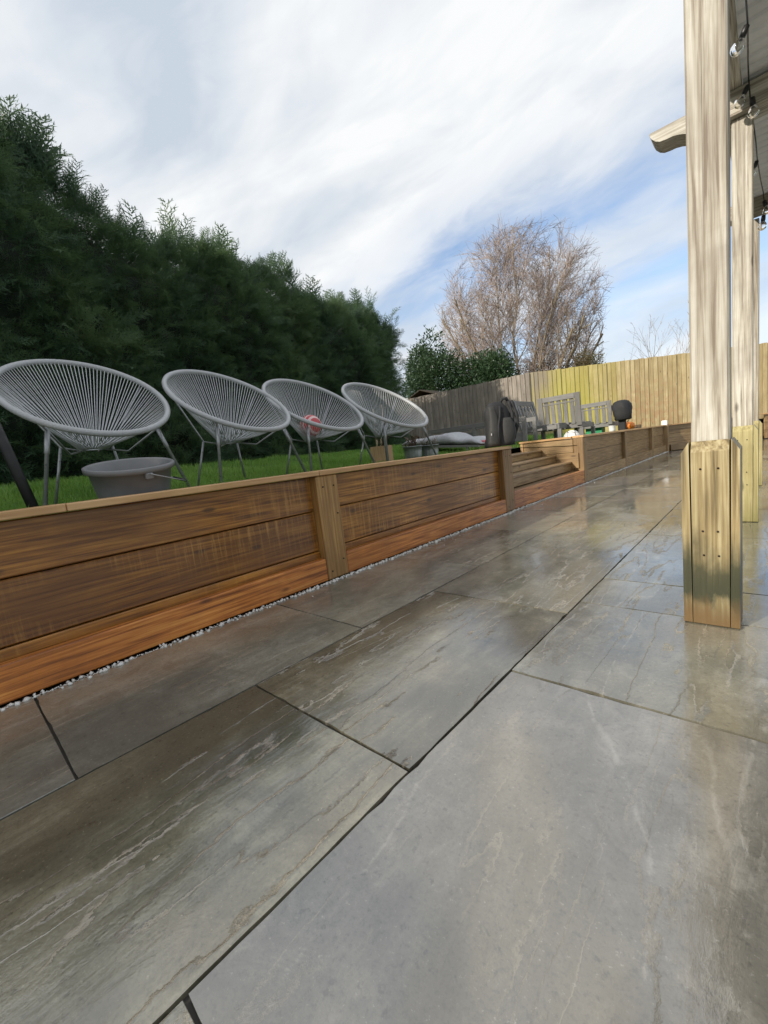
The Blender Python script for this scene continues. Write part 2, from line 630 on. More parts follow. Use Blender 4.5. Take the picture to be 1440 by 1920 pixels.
def make_slab(name, riven, tint, coat_r, vein=0.0, dryness=1.0):
    """wet riven sandstone"""
    M = Mat(name)
    iso = M.noise(M.coord((1, 1, 1)), 26, 5, 0.62)
    mott = M.noise(M.coord((1, 1, 1)), 9, 7, 0.68, 0.8)
    grit = M.noise(M.coord((1, 1, 1)), 150, 4, 0.7)
    spk = M.noise(M.coord((1, 1, 1)), 70, 3, 0.6)
    strk = M.noise(M.coord((13.0, 2.4, 1.0)), 1.0, 8, 0.70, 0.5)
    big = M.noise(M.coord((1.0, 0.6, 1.0)), 2.6, 6, 0.62, 0.8)
    a, b, c3 = tint
    k = 0.35 + 0.3 * riven
    c = M.ramp(M.math('ADD', M.math('MULTIPLY', strk, k), M.math('MULTIPLY', mott, 1 - k)), [(0.36, a), (0.5, b), (0.62, c3)])
    c = M.mix(M.ramp(big, [(0.38, 0.75), (0.56, 0.0)]), c, tuple(x * 0.70 for x in a))
    warm = M.noise(M.coord((1.6, 0.7, 1.0)), 1.0, 4, 0.6, 0.5)
    c = M.mix(M.ramp(warm, [(0.47, 0.0), (0.66, 0.5)]), c, (0.27, 0.225, 0.14))
    c = M.mix(M.math('MULTIPLY', M.rand(), 0.2), c, (0.20, 0.18, 0.125))
    c = M.mix(M.ramp(spk, [(0.60, 0.0), (0.72, 0.45)]), c, tuple(x * 0.35 for x in a))
    c = M.mix(M.ramp(grit, [(0.3, 0.35), (0.5, 0.0)]), c, tuple(x * 0.5 for x in a))
    c = M.mix(M.ramp(grit, [(0.62, 0.0), (0.74, 0.5)]), c, tuple(min(1, x * 1.7) for x in c3))
    # flaked terraces: jagged contour steps of a strongly stretched noise
    tn0 = M.noise(M.coord((6.0, 0.62, 1.0)), 1.0, 3.0, 0.5, 0.25)
    jag = M.noise(M.coord((24, 13, 1)), 1.0, 7, 0.75)
    tn = M.math('ADD', tn0, M.math('MULTIPLY', M.math('SUBTRACT', jag, 0.5), 0.12))
    tt = M.math('MULTIPLY', tn, 10.0)
    fr = M.math('FRACT', tt)
    fl = M.math('FLOOR', tt)
    edge = M.ramp(fr, [(0.0, 0.0), (0.86, 0.0), (1.0, 1.0)])
    wh = M.noise(M.coord((3.2, 0.9, 1.0)), 1.0, 5, 0.62, 0.4)
    where = M.ramp(wh, [(0.44, 0.0), (0.48, 1.0)])
    terr = M.math('ADD', fl, edge)
    brk = M.ramp(M.noise(M.coord((20, 5, 1)), 1.0, 5, 0.65), [(0.46, 0.0), (0.55, 1.0)])
    lcore = M.ramp(fr, [(0.0, 0.15), (0.03, 0.0), (0.86, 0.0), (0.94, 1.0), (1.0, 0.9)])
    line = M.math('MULTIPLY', M.math('MULTIPLY', lcore, where), brk)
    c = M.mix(M.math('MULTIPLY', line, min(1.0, 0.8 * riven)), c, (0.50, 0.44, 0.33))
    dk = M.math('MULTIPLY', M.ramp(fr, [(0.0, 0.8), (0.10, 0.0)]), where)
    c = M.mix(M.math('MULTIPLY', dk, 0.7 * riven), c, tuple(x * 0.45 for x in a))
    if vein:
        vn = M.math('ADD', M.noise(M.coord((1.6, 0.28, 1.0)), 1.0, 3, 0.5, 0.3), M.math('MULTIPLY', M.math('SUBTRACT', jag, 0.5), 0.02))
        vm = M.math('ABSOLUTE', M.math('SUBTRACT', vn, 0.52))
        vf = M.math('MULTIPLY', M.ramp(vm, [(0.0, 1.0), (0.0030, 0.0)]), M.ramp(mott, [(0.46, 0.0), (0.54, 1.0)]))
        c = M.mix(M.math('MULTIPLY', vf, vein), c, (0.50, 0.48, 0.43))
    # film of water: pools lie flat and mirror-like, high spots duller
    pool = M.math('ADD', M.noise(M.coord((2.2, 1.0, 1.0)), 1.0, 4, 0.55, 0.5), M.math('MULTIPLY', M.math('SUBTRACT', mott, 0.5), 0.16))
    dry = M.ramp(pool, [(0.45, 0.0), (0.57, 1.0)])
    wetc = M.n('ShaderNodeMix', data_type='RGBA', blend_type='MULTIPLY')
    M.set(wetc.inputs['Factor'], 1.0)
    M.set(wetc.inputs['A'], c)
    M.set(wetc.inputs['B'], M.ramp(dry, [(0.0, 0.72), (1.0, 1.0)]))
    c = wetc.outputs['Result']
    M.p(Base_Color=c, Roughness=0.6, Specular_IOR_Level=0.25)
    lowb = M.bump(strk, 0.25, 0.005)
    mb_ = M.bump(iso, 0.35, 0.003, lowb)
    terb = M.bump(terr, M.math('MULTIPLY', where, min(1.0, 0.9 * riven + 0.04)), 0.0026, mb_)
    fb = M.bump(grit, 0.5, 0.0012, terb)
    M.p(Normal=fb)
    w1 = M.bump(strk, 0.12 + 0.20 * riven, 0.0028)
    w2 = M.bump(M.math('MULTIPLY', iso, dry), 0.30, 0.0016, w1)
    w3 = M.bump(terr, M.math('MULTIPLY', where, 0.75 * riven + 0.02), 0.0014, w2)
    w4 = M.bump(M.math('MULTIPLY', grit, dry), 0.35, 0.0006, w3)
    M.p(Coat_Weight=1.0, Coat_IOR=2.3,
        Coat_Roughness=M.math('ADD', M.math('MULTIPLY', dry, 0.10 * dryness), coat_r), Coat_Normal=w4)
    return M.m


T_p = ((0.125, 0.123, 0.095), (0.215, 0.21, 0.165), (0.33, 0.32, 0.26))
T_g = ((0.135, 0.14, 0.115), (0.215, 0.22, 0.185), (0.31, 0.31, 0.26))
T_b = ((0.07, 0.064, 0.038), (0.165, 0.152, 0.10), (0.31, 0.295, 0.21))
T_s = ((0.125, 0.125, 0.120), (0.185, 0.182, 0.172), (0.26, 0.25, 0.23))
M_slab = {'riven': make_slab('riven_wet_sandstone', 1.0, T_b, 0.025),
          'plain': make_slab('plain_wet_sandstone', 0.35, T_g, 0.08),
          'smooth': make_slab('smooth_wet_sandstone', 0.22, T_s, 0.05, 0.3),
          'glossy': make_slab('puddled_wet_sandstone', 0.6, T_p, 0.015, 0.3, 0.8)}
M_grout = simple('wet_jointing', (0.035, 0.032, 0.026), 0.6, 0.0, 0.3, 40)


def make_foliage(name, c1, c2, c3, transl=0.35, rough=0.5, sc=1.2):
    M = Mat(name)
    nb = M.noise(M.coord((1, 1, 1), False), sc, 4, 0.6)
    nf = M.noise(M.coord((1, 1, 1), False), 25, 2, 0.6)
    f = M.math('ADD', M.math('MULTIPLY', nb, 0.6), M.math('MULTIPLY', nf, 0.4))
    c = M.ramp(f, [(0.36, c1), (0.5, c2), (0.64, c3)])
    M.p(Base_Color=c, Roughness=rough)
    tr = M.n('ShaderNodeBsdfTranslucent')
    M.set(tr.inputs['Color'], M.mix(0.5, c, (c3[0] * 1.6, c3[1] * 1.6, c3[2] * 1.2)))
    mx = M.n('ShaderNodeMixShader')
    mx.inputs[0].default_value = transl
    M.t.links.new(M.b.outputs[0], mx.inputs[1])
    M.t.links.new(tr.outputs[0], mx.inputs[2])
    M.t.links.new(mx.outputs[0], M.out.inputs['Surface'])
    return M.m


M_hedge = make_foliage('conifer_foliage', (0.032, 0.068, 0.04), (0.06, 0.12, 0.062), (0.13, 0.19, 0.09), 0.45)
M_laurel = make_foliage('laurel_leaf', (0.022, 0.05, 0.022), (0.04, 0.08, 0.035), (0.07, 0.11, 0.05), 0.2, 0.3)
M_bush = make_foliage('brown_bush_leaf', (0.10, 0.06, 0.035), (0.14, 0.10, 0.05), (0.10, 0.13, 0.05), 0.3)
M_grass = make_foliage('grass_blade', (0.08, 0.18, 0.03), (0.15, 0.30, 0.045), (0.27, 0.42, 0.10), 0.4, 0.45, 2.0)
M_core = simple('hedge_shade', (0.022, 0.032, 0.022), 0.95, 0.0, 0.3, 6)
M_turf = simple('turf_soil', (0.035, 0.06, 0.018), 0.9, 0.0, 0.3, 8)
M_land = simple('field_grass', (0.05, 0.08, 0.03), 0.9, 0.0, 0.3, 2)
M_twig = simple('twig_bark', (0.30, 0.235, 0.20), 0.75, 0.0, 0.3, 1.0)
M_gravel = simple('white_chip', (0.66, 0.65, 0.62), 0.5, 0.0, 0.15, 30)


# ------------------------------------------------------------------ ground
FX = -1.76                                                # front plane of the retaining wall


def lawn_z(x, y):
    t = min(1.0, max(0.0, (-1.95 - x) / 3.3))
    t = t * t * (3 - 2 * t)
    return 0.50 + 0.25 * t + 0.012 * math.sin(x * 3.1 + y * 1.7) + 0.008 * math.sin(y * 4.3 - x)


g = MB()
g.add([(-300, -300, -0.09), (300, -300, -0.09), (300, 300, -0.09), (-300, 300, -0.09)], [(0, 1, 2, 3)])
tag(g.build('ground', M_land), kind='structure')
g = MB()
g.add([(-1.79, -5, -0.009), (6, -5, -0.009), (6, 21, -0.009), (-1.79, 21, -0.009)], [(0, 1, 2, 3)])
patio = tag(g.build('patio', M_grout), kind='structure')

# raised lawn (with a notch where the steps come up)
xs = [-40, -25, -15, -10, -8, -7, -6, -5.5, -5, -4.5, -4, -3.5, -3.2, -2.9, -2.62, -2.4, -2.2, -2.0, -1.84]
ys = [-12, -6, -3, -1.5, -0.5] + [round(0.3 * i, 2) for i in range(0, 13)] + [3.72, 4.2, 4.7, 5.2, 5.70] + [6, 6.5, 7, 7.5, 8, 9, 10, 11, 12, 13, 16, 22, 40, 120]
g = MB()
vi = {}
vs_, fs_ = [], []
for i, x in enumerate(xs):
    for j, y in enumerate(ys):
        vi[(i, j)] = len(vs_)
        vs_.append((x, y, lawn_z(x, y)))
for i in range(len(xs) - 1):
    for j in range(len(ys) - 1):
        cx_, cy_ = (xs[i] + xs[i + 1]) / 2, (ys[j] + ys[j + 1]) / 2
        if cx_ > -2.62 and 3.72 < cy_ < 5.70:
            continue
        fs_.append((vi[(i, j)], vi[(i + 1, j)], vi[(i + 1, j + 1)], vi[(i, j + 1)]))
g.add(vs_, fs_, True)
lawn = tag(g.build('lawn', M_turf), kind='structure')

# soil bed between the end wall and the fence, and the field beyond
g = MB()
g.add([(-1.839, 11.7, 0.49), (-1.75, 11.72, 0.49), (-0.13, 14.18, 0.49), (2.9, 16.84, 0.49), (40, 45, 0.49), (40, 120, 0.49), (-1.839, 120, 0.49)],
      [tuple(range(7))])
tag(g.build('flower_bed', M_soil), kind='structure')

# ------------------------------------------------------------------ patio slabs


def slab(x0, x1, y0, y1, kind):
    j = 0.0030
    c = Vector(((x0 + x1) / 2, (y0 + y1) / 2, -0.011 + random.uniform(-0.0008, 0.0008)))
    w, l = (x1 - x0) - 2 * j, (y1 - y0) - 2 * j
    if -0.6 < y0 < 4.2 and x0 < 0.0:
        # chipped, slightly wandering arrises
        pts = []
        for (ax, ay, bx, by) in ((-w / 2, -l / 2, w / 2, -l / 2), (w / 2, -l / 2, w / 2, l / 2), (w / 2, l / 2, -w / 2, l / 2), (-w / 2, l / 2, -w / 2, -l / 2)):
            L = math.hypot(bx - ax, by - ay)
            n = max(3, int(L / 0.035))
            nx, ny = (by - ay) / L, -(bx - ax) / L
            ph = random.uniform(0, 6)
            for i in range(n):
                t = i / n
                d = 0.0009 * math.sin(t * 9 + ph) + random.uniform(-0.0008, 0.0005) - (random.uniform(0.0015, 0.004) if random.random() < 0.06 else 0)
                if i == 0:
                    d = -0.001
                pts.append((ax + (bx - ax) * t + nx * d, ay + (by - ay) * t + ny * d))
        n = len(pts)
        mb = MB()
        mb.add([(x, y, 0.0102) for x, y in pts] + [(x, y, 0.0085) for x, y in pts] + [(x, y, -0.011) for x, y in pts],
               [tuple(range(n))] + [(i + n, (i + 1) % n + n, (i + 1) % n, i) for i in range(n)] + [(i + 2 * n, (i + 1) % n + 2 * n, (i + 1) % n + n, i + n) for i in range(n)])
        o = mb.build('slab', M_slab[kind], patio, c)
    else:
        o = MB().box((0, 0, 0), (w, l, 0.022), None, 0.0008).build('slab', M_slab[kind], patio, c)
    o.rotation_euler = (random.uniform(-1, 1) * 0.0012, random.uniform(-1, 1) * 0.0012, random.uniform(-1, 1) * 0.0008)
    return o


kinds = ['plain', 'glossy', 'riven', 'plain', 'smooth', 'glossy']
XA, XB, XC = -1.14, -0.535, 0.07
cuts1 = [-3.5, -2.6, -1.69, -0.79, 0.108, 1.015, 1.905, 2.80, 3.64, 4.45, 5.35, 6.25, 7.15, 8.05, 8.95, 9.85, 10.75, 11.62]
k1 = {3: 'plain', 4: 'plain', 5: 'plain', 6: 'glossy', 7: 'plain'}
for i in range(len(cuts1) - 1):
    slab(-1.740, XA, cuts1[i], cuts1[i + 1], k1.get(i, kinds[i % 6]))
cuts2 = [-3.0, -2.1, -1.2, -0.345, 0.555, 1.475, 2.355, 3.20, 4.10, 5.0, 5.9, 6.8, 7.7, 8.6, 9.5, 10.4, 11.3, 12.2, 12.9]
k2 = {2: 'riven', 3: 'riven', 4: 'riven', 5: 'glossy', 6: 'glossy', 7: 'plain'}
for i in range(len(cuts2) - 1):
    slab(XA, XB, cuts2[i], cuts2[i + 1], k2.get(i, kinds[(i + 2) % 6]))
cuts3 = [-3.5, -2.6, -1.7, -0.8, 0.103, 1.01, 1.60, 1.91, 2.81, 3.71, 4.61, 5.28, 6.2, 7.1, 8.0, 8.9, 9.8, 10.7, 11.6, 12.5, 13.4]
k3 = {3: 'glossy', 4: 'smooth', 5: 'glossy', 6: 'glossy', 7: 'glossy', 8: 'riven'}
for i in range(len(cuts3) - 1):
    slab(XB, XC, cuts3[i], cuts3[i + 1], k3.get(i, kinds[(i + 4) % 6]))
for r in range(5):
    x0 = XC + 0.6 * r
    y = -3.4 + 0.3 * (r % 3)
    i = 0
    while y < 14.6 + (x0 - 0.07) * 0.8:
        L = [0.9, 0.9, 0.6][(i + r) % 3]
        slab(x0, x0 + 0.6, y, y + L, kinds[(i * 5 + r) % 6])
        y += L
        i += 1

# ------------------------------------------------------------------ retaining walls
posts_left = [-2.97, -0.80, 1.375, 3.50]


def screws(parent, pts, r=0.0045, axis='x'):
    for p in pts:
        mb = MB()
        d = Vector((0.0025, 0, 0)) if axis == 'x' else Vector((0, -0.0025, 0))
        mb.tube([Vector((0, 0, 0)) - d, d], r, 7)
        mb.build('screw', M_screw, parent, p)


def wall_bay(parent, y0, y1, cap=True, z_top=0.573, base_top=0.126, base=True):
    """boards between two posts, standing along y at x = FX"""
    bx1, bx0 = FX - 0.052, FX - 0.088
    zs = [0.0, 0.165, 0.385, z_top]
    for k in range(3):
        j = random.uniform(-0.003, 0.003)
        board('plank', (bx0 + j, y0, zs[k] + 0.003), (bx1 + j, y1, zs[k + 1] - 0.002), M_board[1], parent, 0.004)
    if base:
        board('kickboard', (FX - 0.047, y0 + 0.002, 0.004), (FX - 0.004, y1 - 0.002, base_top), M_base[1], parent, 0.004)


wl = thing('retaining_wall', 'stained timber retaining wall left of the steps, under the row of round chairs', 'wall', (FX, 0, 0))
wl_inv = Vector((FX, 0, 0))


def reparent_local(o_list, off):
    for o in o_list:
        o.location = Vector(o.location) - off


def build_wall_left():
    prev = None
    for i, y in enumerate(posts_left):
        w = 0.148 if i < 3 else 0.175
        p = board('post', (FX - 0.125, y, 0.003), (FX, y + w, 0.573), M_post[2], wl, 0.006)
        scr = [(0.0635, -0.035, 0.225), (0.0635, 0.04, 0.225), (0.0635, 0.045, 0.07), (0.0635, -0.045, -0.24), (0.0635, 0.045, -0.19)]
        screws(p, scr)
        if prev is not None:
            wall_bay(wl, prev, y)
        prev = y + w
    # capping boards, butted end to end
    cuts = [-2.97, -1.5, 0.30, 1.40, 3.678]
    for a, b in zip(cuts[:-1], cuts[1:]):
        board('capping', (FX - 0.135, a + 0.001, 0.575), (FX + 0.006, b - 0.001, 0.602 + random.uniform(-0.0008, 0.0008)), M_cap[1], wl, 0.003)


def build_wall_right(wr):  # paler step timber puts the sky's sheen into the wall colour
    ps = [(5.72, 0.15), (7.85, 0.13), (10.02, 0.13)]
    prev = None
    for y, w in ps:
        p = board('post', (FX - 0.125, y, 0.003), (FX, y + w, 0.588), M_step[2], wr, 0.006)
        screws(p, [(0.0635, -0.03, 0.22), (0.0635, 0.03, 0.2), (0.0635, 0.03, -0.2)])
        if prev is not None:
            wall_bay_r(wr, prev, y)
        prev = y + w
    wall_bay_r(wr, prev, 11.55)
    p = board('post', (FX - 0.10, 11.55, 0.003), (FX + 0.04, 11.69, 0.60), M_step[2], wr, 0.006)
    for a, b in ((5.72, 8.4), (8.4, 11.55)):
        board('capping', (FX - 0.135, a + 0.001, 0.590), (FX + 0.006, b - 0.002, 0.618), M_cap[1], wr, 0.003)
    # return panel beside the steps, running back along x
    for k, (z0, z1) in enumerate(((0.02, 0.21), (0.213, 0.405), (0.408, 0.588))):
        board('plank', (-2.56, 5.725, z0), (FX - 0.13, 5.76, z1), M_step[0], wr, 0.004)
    board('post', (-2.60, 5.715, 0.2), (-2.562, 5.79, 0.588), M_cap[2], wr, 0.004)
    board('capping', (-2.61, 5.70, 0.590), (FX - 0.137, 5.84, 0.616), M_cap[0], wr, 0.003)
    board('kickboard', (FX - 0.45, 5.70, 0.20), (FX - 0.06, 5.722, 0.40), M_step[0], wr, 0.004)


def wall_bay_r(parent, y0, y1):
    bx1, bx0 = FX - 0.052, FX - 0.088
    for k, (z0, z1) in enumerate(((0.003, 0.2), (0.203, 0.395), (0.398, 0.588))):
        j = random.uniform(-0.003, 0.003)
        board('plank', (bx0 + j, y0, z0), (bx1 + j, y1, z1), M_step[1], parent, 0.004)
    board('kickboard', (FX - 0.047, y0 + 0.002, 0.004), (FX - 0.004, y1 - 0.002, 0.15), M_step[1], parent, 0.004)


build_wall_left()
for ch in wl.children:
    ch.location = Vector(ch.location) - Vector((FX, 0, 0))
wr = thing('retaining_wall', 'timber retaining wall right of the steps, sky sheen in its paler colour, running to the far corner post', 'wall', (FX, 5.72, 0))
build_wall_right(wr)
for ch in wr.children:
    ch.location = Vector(ch.location) - Vector((FX, 5.72, 0))


def angled_wall(label, p, q, nb):
    p, q = Vector(p), Vector(q)
    L = (q - p).length
    an = math.atan2((q - p).y, (q - p).x)
    t = thing('retaining_wall', label, 'wall', (p.x, p.y, 0), an)
    bl = L / nb
    for i in range(nb):
        a = i * bl
        if i:
            board('post', (a - 0.065, 0.0, 0.003), (a + 0.065, 0.12, 0.588), M_step[2], t, 0.006)
        for (z0, z1) in ((0.003, 0.2), (0.203, 0.395), (0.398, 0.588)):
            board('plank', (a + 0.067, 0.05, z0), (a + bl - 0.067, 0.086, z1), M_step[0], t, 0.004)
        board('kickboard', (a + 0.068, 0.003, 0.004), (a + bl - 0.068, 0.045, 0.15), M_step[0], t, 0.004)
        board('capping', (a + 0.005, -0.006, 0.590), (a + bl - 0.002, 0.135, 0.618), M_cap[0], t, 0.003)
    return t


angled_wall('short end wall angled away from the corner post with white lamp', (FX + 0.03, 11.70, 0), (-0.13, 14.05, 0), 2)
angled_wall('low timber wall under the fence behind the pergola posts', (-0.12, 14.06, 0), (3.0, 16.8, 0), 3)

# ------------------------------------------------------------------ timber steps
st = thing('garden_steps', 'shallow wooden steps set into the gap of the retaining wall', 'steps', (FX, 4.7, 0))
tz = [0.17, 0.29, 0.385, 0.475]
txs = [FX, -1.92, -2.115, -2.31, -2.56]
off = Vector((FX, 4.7, 0))
ya, yb = 3.68, 5.718
for k in range(4):
    front = txs[k]
    z0 = 0.004 if k == 0 else tz[k - 1] + 0.003
    o = board('riser', (front - 0.045, ya, z0), (front - (0.004 if k == 0 else 0.0), yb, tz[k] - 0.024 if k else tz[k] - 0.002), (M_base if k == 0 else M_step)[1], st, 0.003)
    o.location = Vector(o.location) - off
    if k:
        o = board('tread', (txs[k + 1] - 0.02 if k < 3 else -2.62, ya, tz[k] - 0.022), (front + 0.012, yb, tz[k]), M_cap[1] if k == 9 else M_step[1], st, 0.003)
    else:
        o = board('tread', (txs[1] - 0.02, ya, tz[0] - 0.03), (front - 0.048, yb, tz[0] - 0.006), M_step[1], st, 0.003)
    o.location = Vector(o.location) - off
o = board('stringer', (-2.62, ya - 0.03, 0.0), (FX - 0.13, ya - 0.002, 0.55), M_step[0], st, 0.003)
o.location = Vector(o.location) - off

# ------------------------------------------------------------------ white chippings
verts, faces = [], []
rg = random.Random(3)


def chip(x, y, z, r):
    o = len(verts)
    d = [(1, 0, 0), (-1, 0, 0), (0, 1, 0), (0, -1, 0), (0, 0, 1), (0, 0, -1)]
    ro = Matrix.Rotation(rg.uniform(0, 6.28), 3, 'Z') @ Matrix.Rotation(rg.uniform(0, 3), 3, 'X')
    sc = (rg.uniform(0.7, 1.5), rg.uniform(0.6, 1.2), rg.uniform(0.5, 0.9))
    for q in d:
        v = ro @ Vector((q[0] * sc[0], q[1] * sc[1], q[2] * sc[2])) * r * rg.uniform(0.8, 1.15)
        verts.append((x + v.x, y + v.y, z + v.z))
    for t in ((0, 2, 4), (2, 1, 4), (1, 3, 4), (3, 0, 4), (2, 0, 5), (1, 2, 5), (3, 1, 5), (0, 3, 5)):
        faces.extend([o + i for i in t])


y = -3.0
while y < 11.6:
    dens = 0.6 if y < 1.1 else 1.0
    if y < 1.1 and (math.sin(y * 9) + math.sin(y * 23 + 1)) < -1.2:
        y += 0.02
        continue
    chip(FX + rg.uniform(0.010, 0.040), y, rg.uniform(0.0, 0.004), rg.uniform(0.006, 0.013))
    if rg.random() < 0.6:
        chip(FX + rg.uniform(0.0, 0.02), y, 0.002, rg.uniform(0.004, 0.008))
    y += rg.uniform(0.006, 0.016) / dens
y = -0.6
while y < 6:
    chip(FX + rg.uniform(0.0, 0.022), y, rg.uniform(-0.006, -0.002), rg.uniform(0.0035, 0.0065))
    y += rg.uniform(0.002, 0.006)
for i in range(16):
    chip(FX + rg.uniform(0.05, 0.16), rg.uniform(0.4, 8), 0.004, rg.uniform(0.003, 0.006))
tag(np_mesh('white_gravel', np.array(verts), faces, 3, M_gravel), 'thin line of white stone chippings along the foot of the timber wall', 'gravel', kind='stuff')

# ------------------------------------------------------------------ fences


def fence(label, p, q, matfn, zb=0.45, zt=2.34, step=0.115, zt2=None):
    p, q = Vector(p), Vector(q)
    L = (q - p).length
    an = math.atan2((q - p).y, (q - p).x)
    t = thing('fence', label, 'fence', (p.x, p.y, zb), an)
    n = int(L / step)
    meshes = {}
    for i in range(n):
        x = (i + 0.5) * step
        m = matfn(i / n, i)
        h = zt + ((zt2 - zt) * i / n if zt2 else 0) - zb
        key = m.name
        if key not in meshes or True:
            mb = MB()
            # feather-edged board: one edge thick, the other thin, lapped over the next
            w = 0.129
            jh = random.uniform(-0.009, 0.009)
            vs2 = [(-w / 2, -0.004, 0), (w / 2, -0.020, 0), (w / 2, 0.004, 0), (-w / 2, 0.004, 0)]
            vs2 += [(a, b, h + jh) for a, b, _ in vs2]
            mb.add(vs2, [(0, 3, 2, 1), (4, 5, 6, 7), (0, 1, 5, 4), (1, 2, 6, 5), (2, 3, 7, 6), (3, 0, 4, 7)])
            meshes[key] = mb
        o = mb.build('board', m, t, (x, random.uniform(-0.002, 0.002), 0))
        o.rotation_euler = (random.uniform(-0.003, 0.003), random.uniform(-0.004, 0.004), random.uniform(-0.02, 0.02))
    for z in (0.3, 1.0, 1.62):
        MB().box((0, 0, 0), (L - 0.01, 0.045, 0.075), None, 0.004).build('rail', M_rail, t, (L / 2, 0.035, z))
    for k in range(int(L / 1.8) + 1):
        MB().box((0, 0, 0), (0.1, 0.1, zt - zb - 0.05), None, 0.005).build('post', M_rail, t, (min(k * 1.8 + 0.06, L - 0.06), 0.115, (zt - zb) / 2 - 0.02))
    return t


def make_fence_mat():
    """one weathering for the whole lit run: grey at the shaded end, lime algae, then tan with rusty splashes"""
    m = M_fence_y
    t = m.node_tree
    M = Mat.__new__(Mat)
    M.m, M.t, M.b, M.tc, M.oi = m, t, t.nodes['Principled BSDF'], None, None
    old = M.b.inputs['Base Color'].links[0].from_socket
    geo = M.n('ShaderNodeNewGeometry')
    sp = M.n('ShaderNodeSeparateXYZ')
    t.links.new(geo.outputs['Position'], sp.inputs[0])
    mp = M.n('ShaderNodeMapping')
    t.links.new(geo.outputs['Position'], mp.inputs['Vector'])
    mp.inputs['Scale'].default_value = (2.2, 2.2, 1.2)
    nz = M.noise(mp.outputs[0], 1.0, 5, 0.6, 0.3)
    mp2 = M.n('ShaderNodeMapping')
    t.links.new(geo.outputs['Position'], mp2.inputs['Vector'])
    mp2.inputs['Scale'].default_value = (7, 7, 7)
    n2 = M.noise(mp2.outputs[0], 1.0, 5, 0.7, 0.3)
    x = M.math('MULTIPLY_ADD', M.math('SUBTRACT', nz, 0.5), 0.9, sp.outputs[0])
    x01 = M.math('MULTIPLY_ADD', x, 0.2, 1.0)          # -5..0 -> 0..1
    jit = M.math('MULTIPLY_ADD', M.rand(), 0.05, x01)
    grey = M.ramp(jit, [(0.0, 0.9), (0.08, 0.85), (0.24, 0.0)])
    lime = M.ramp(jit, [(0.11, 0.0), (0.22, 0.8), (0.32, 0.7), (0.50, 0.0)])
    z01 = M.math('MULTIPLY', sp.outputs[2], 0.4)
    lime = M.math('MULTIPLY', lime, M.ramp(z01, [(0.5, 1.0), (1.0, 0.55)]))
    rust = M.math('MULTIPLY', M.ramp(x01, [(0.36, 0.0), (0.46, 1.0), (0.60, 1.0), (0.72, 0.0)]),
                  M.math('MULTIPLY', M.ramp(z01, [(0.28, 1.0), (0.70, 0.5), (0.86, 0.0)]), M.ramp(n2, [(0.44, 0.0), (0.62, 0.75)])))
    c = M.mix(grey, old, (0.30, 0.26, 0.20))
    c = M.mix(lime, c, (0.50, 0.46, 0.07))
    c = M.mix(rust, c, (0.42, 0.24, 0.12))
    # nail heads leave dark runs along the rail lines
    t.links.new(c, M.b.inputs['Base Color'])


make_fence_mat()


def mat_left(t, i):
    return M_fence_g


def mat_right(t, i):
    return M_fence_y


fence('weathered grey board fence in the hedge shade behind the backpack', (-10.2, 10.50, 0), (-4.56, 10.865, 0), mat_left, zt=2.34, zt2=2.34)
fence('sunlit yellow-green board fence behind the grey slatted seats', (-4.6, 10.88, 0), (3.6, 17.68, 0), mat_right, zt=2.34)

# ------------------------------------------------------------------ pergola
pg = thing('pergola', 'weathered timber pergola with corrugated roof on square posts', 'pergola', (0, 0, 0))


def pergola_post(x0, y0, w, top, msl, zsl=0.572, big=True):
    o = MB()
    c = Vector((x0 + w / 2, y0 + w / 2, 0))
    p = MB().box((0, 0, top / 2 + 0.001), (w, w, top), None, 0.005).build('post', M_perg[2], pg, c)
    th = 0.0235
    h = w / 2
    # four cladding boards with sloped tops; front and back sit between the side ones

    def clad(nx, ny, wid):
        mb = MB()
        tx, ty = -ny, nx
        vs3 = []
        g_ = 0.0012
        for (dist, z) in ((h + g_, 0.003), (h + th, 0.003), (h + th, zsl - 0.032), (h + g_ + 0.003, zsl)):
            for s in (-1, 1):
                vs3.append((nx * dist + tx * s * wid / 2, ny * dist + ty * s * wid / 2, z))
        mb.add(vs3, [(0, 2, 3, 1), (2, 4, 5, 3), (4, 6, 7, 5), (6, 0, 1, 7), (0, 6, 4, 2), (1, 3, 5, 7)])
        return mb.build('sleeve_board', msl, p)
    f = clad(0, -1, w - 0.001)
    clad(0, 1, w - 0.001)
    clad(-1, 0, w + 2 * th)
    clad(1, 0, w + 2 * th)
    screws(p, [(-0.022, -h - th, 0.49), (0.02, -h - th, 0.49), (-0.018, -h - th, 0.30), (0.018, -h - th, 0.30),
               (-0.016, -h - th, 0.225), (0.02, -h - th, 0.225)], 0.003, 'y')
    return p


for k, y0 in enumerate((1.5805, 3.272, 4.955)):
    pergola_post(-0.177 + (0.012 if k else 0), y0, 0.091, 2.335 if k == 0 else 2.218, M_sleeve if k == 0 else M_sleeve2, 0.572)
    pergola_post(2.58, y0, 0.091, 2.335 if k == 0 else 2.218, M_sleeve2)


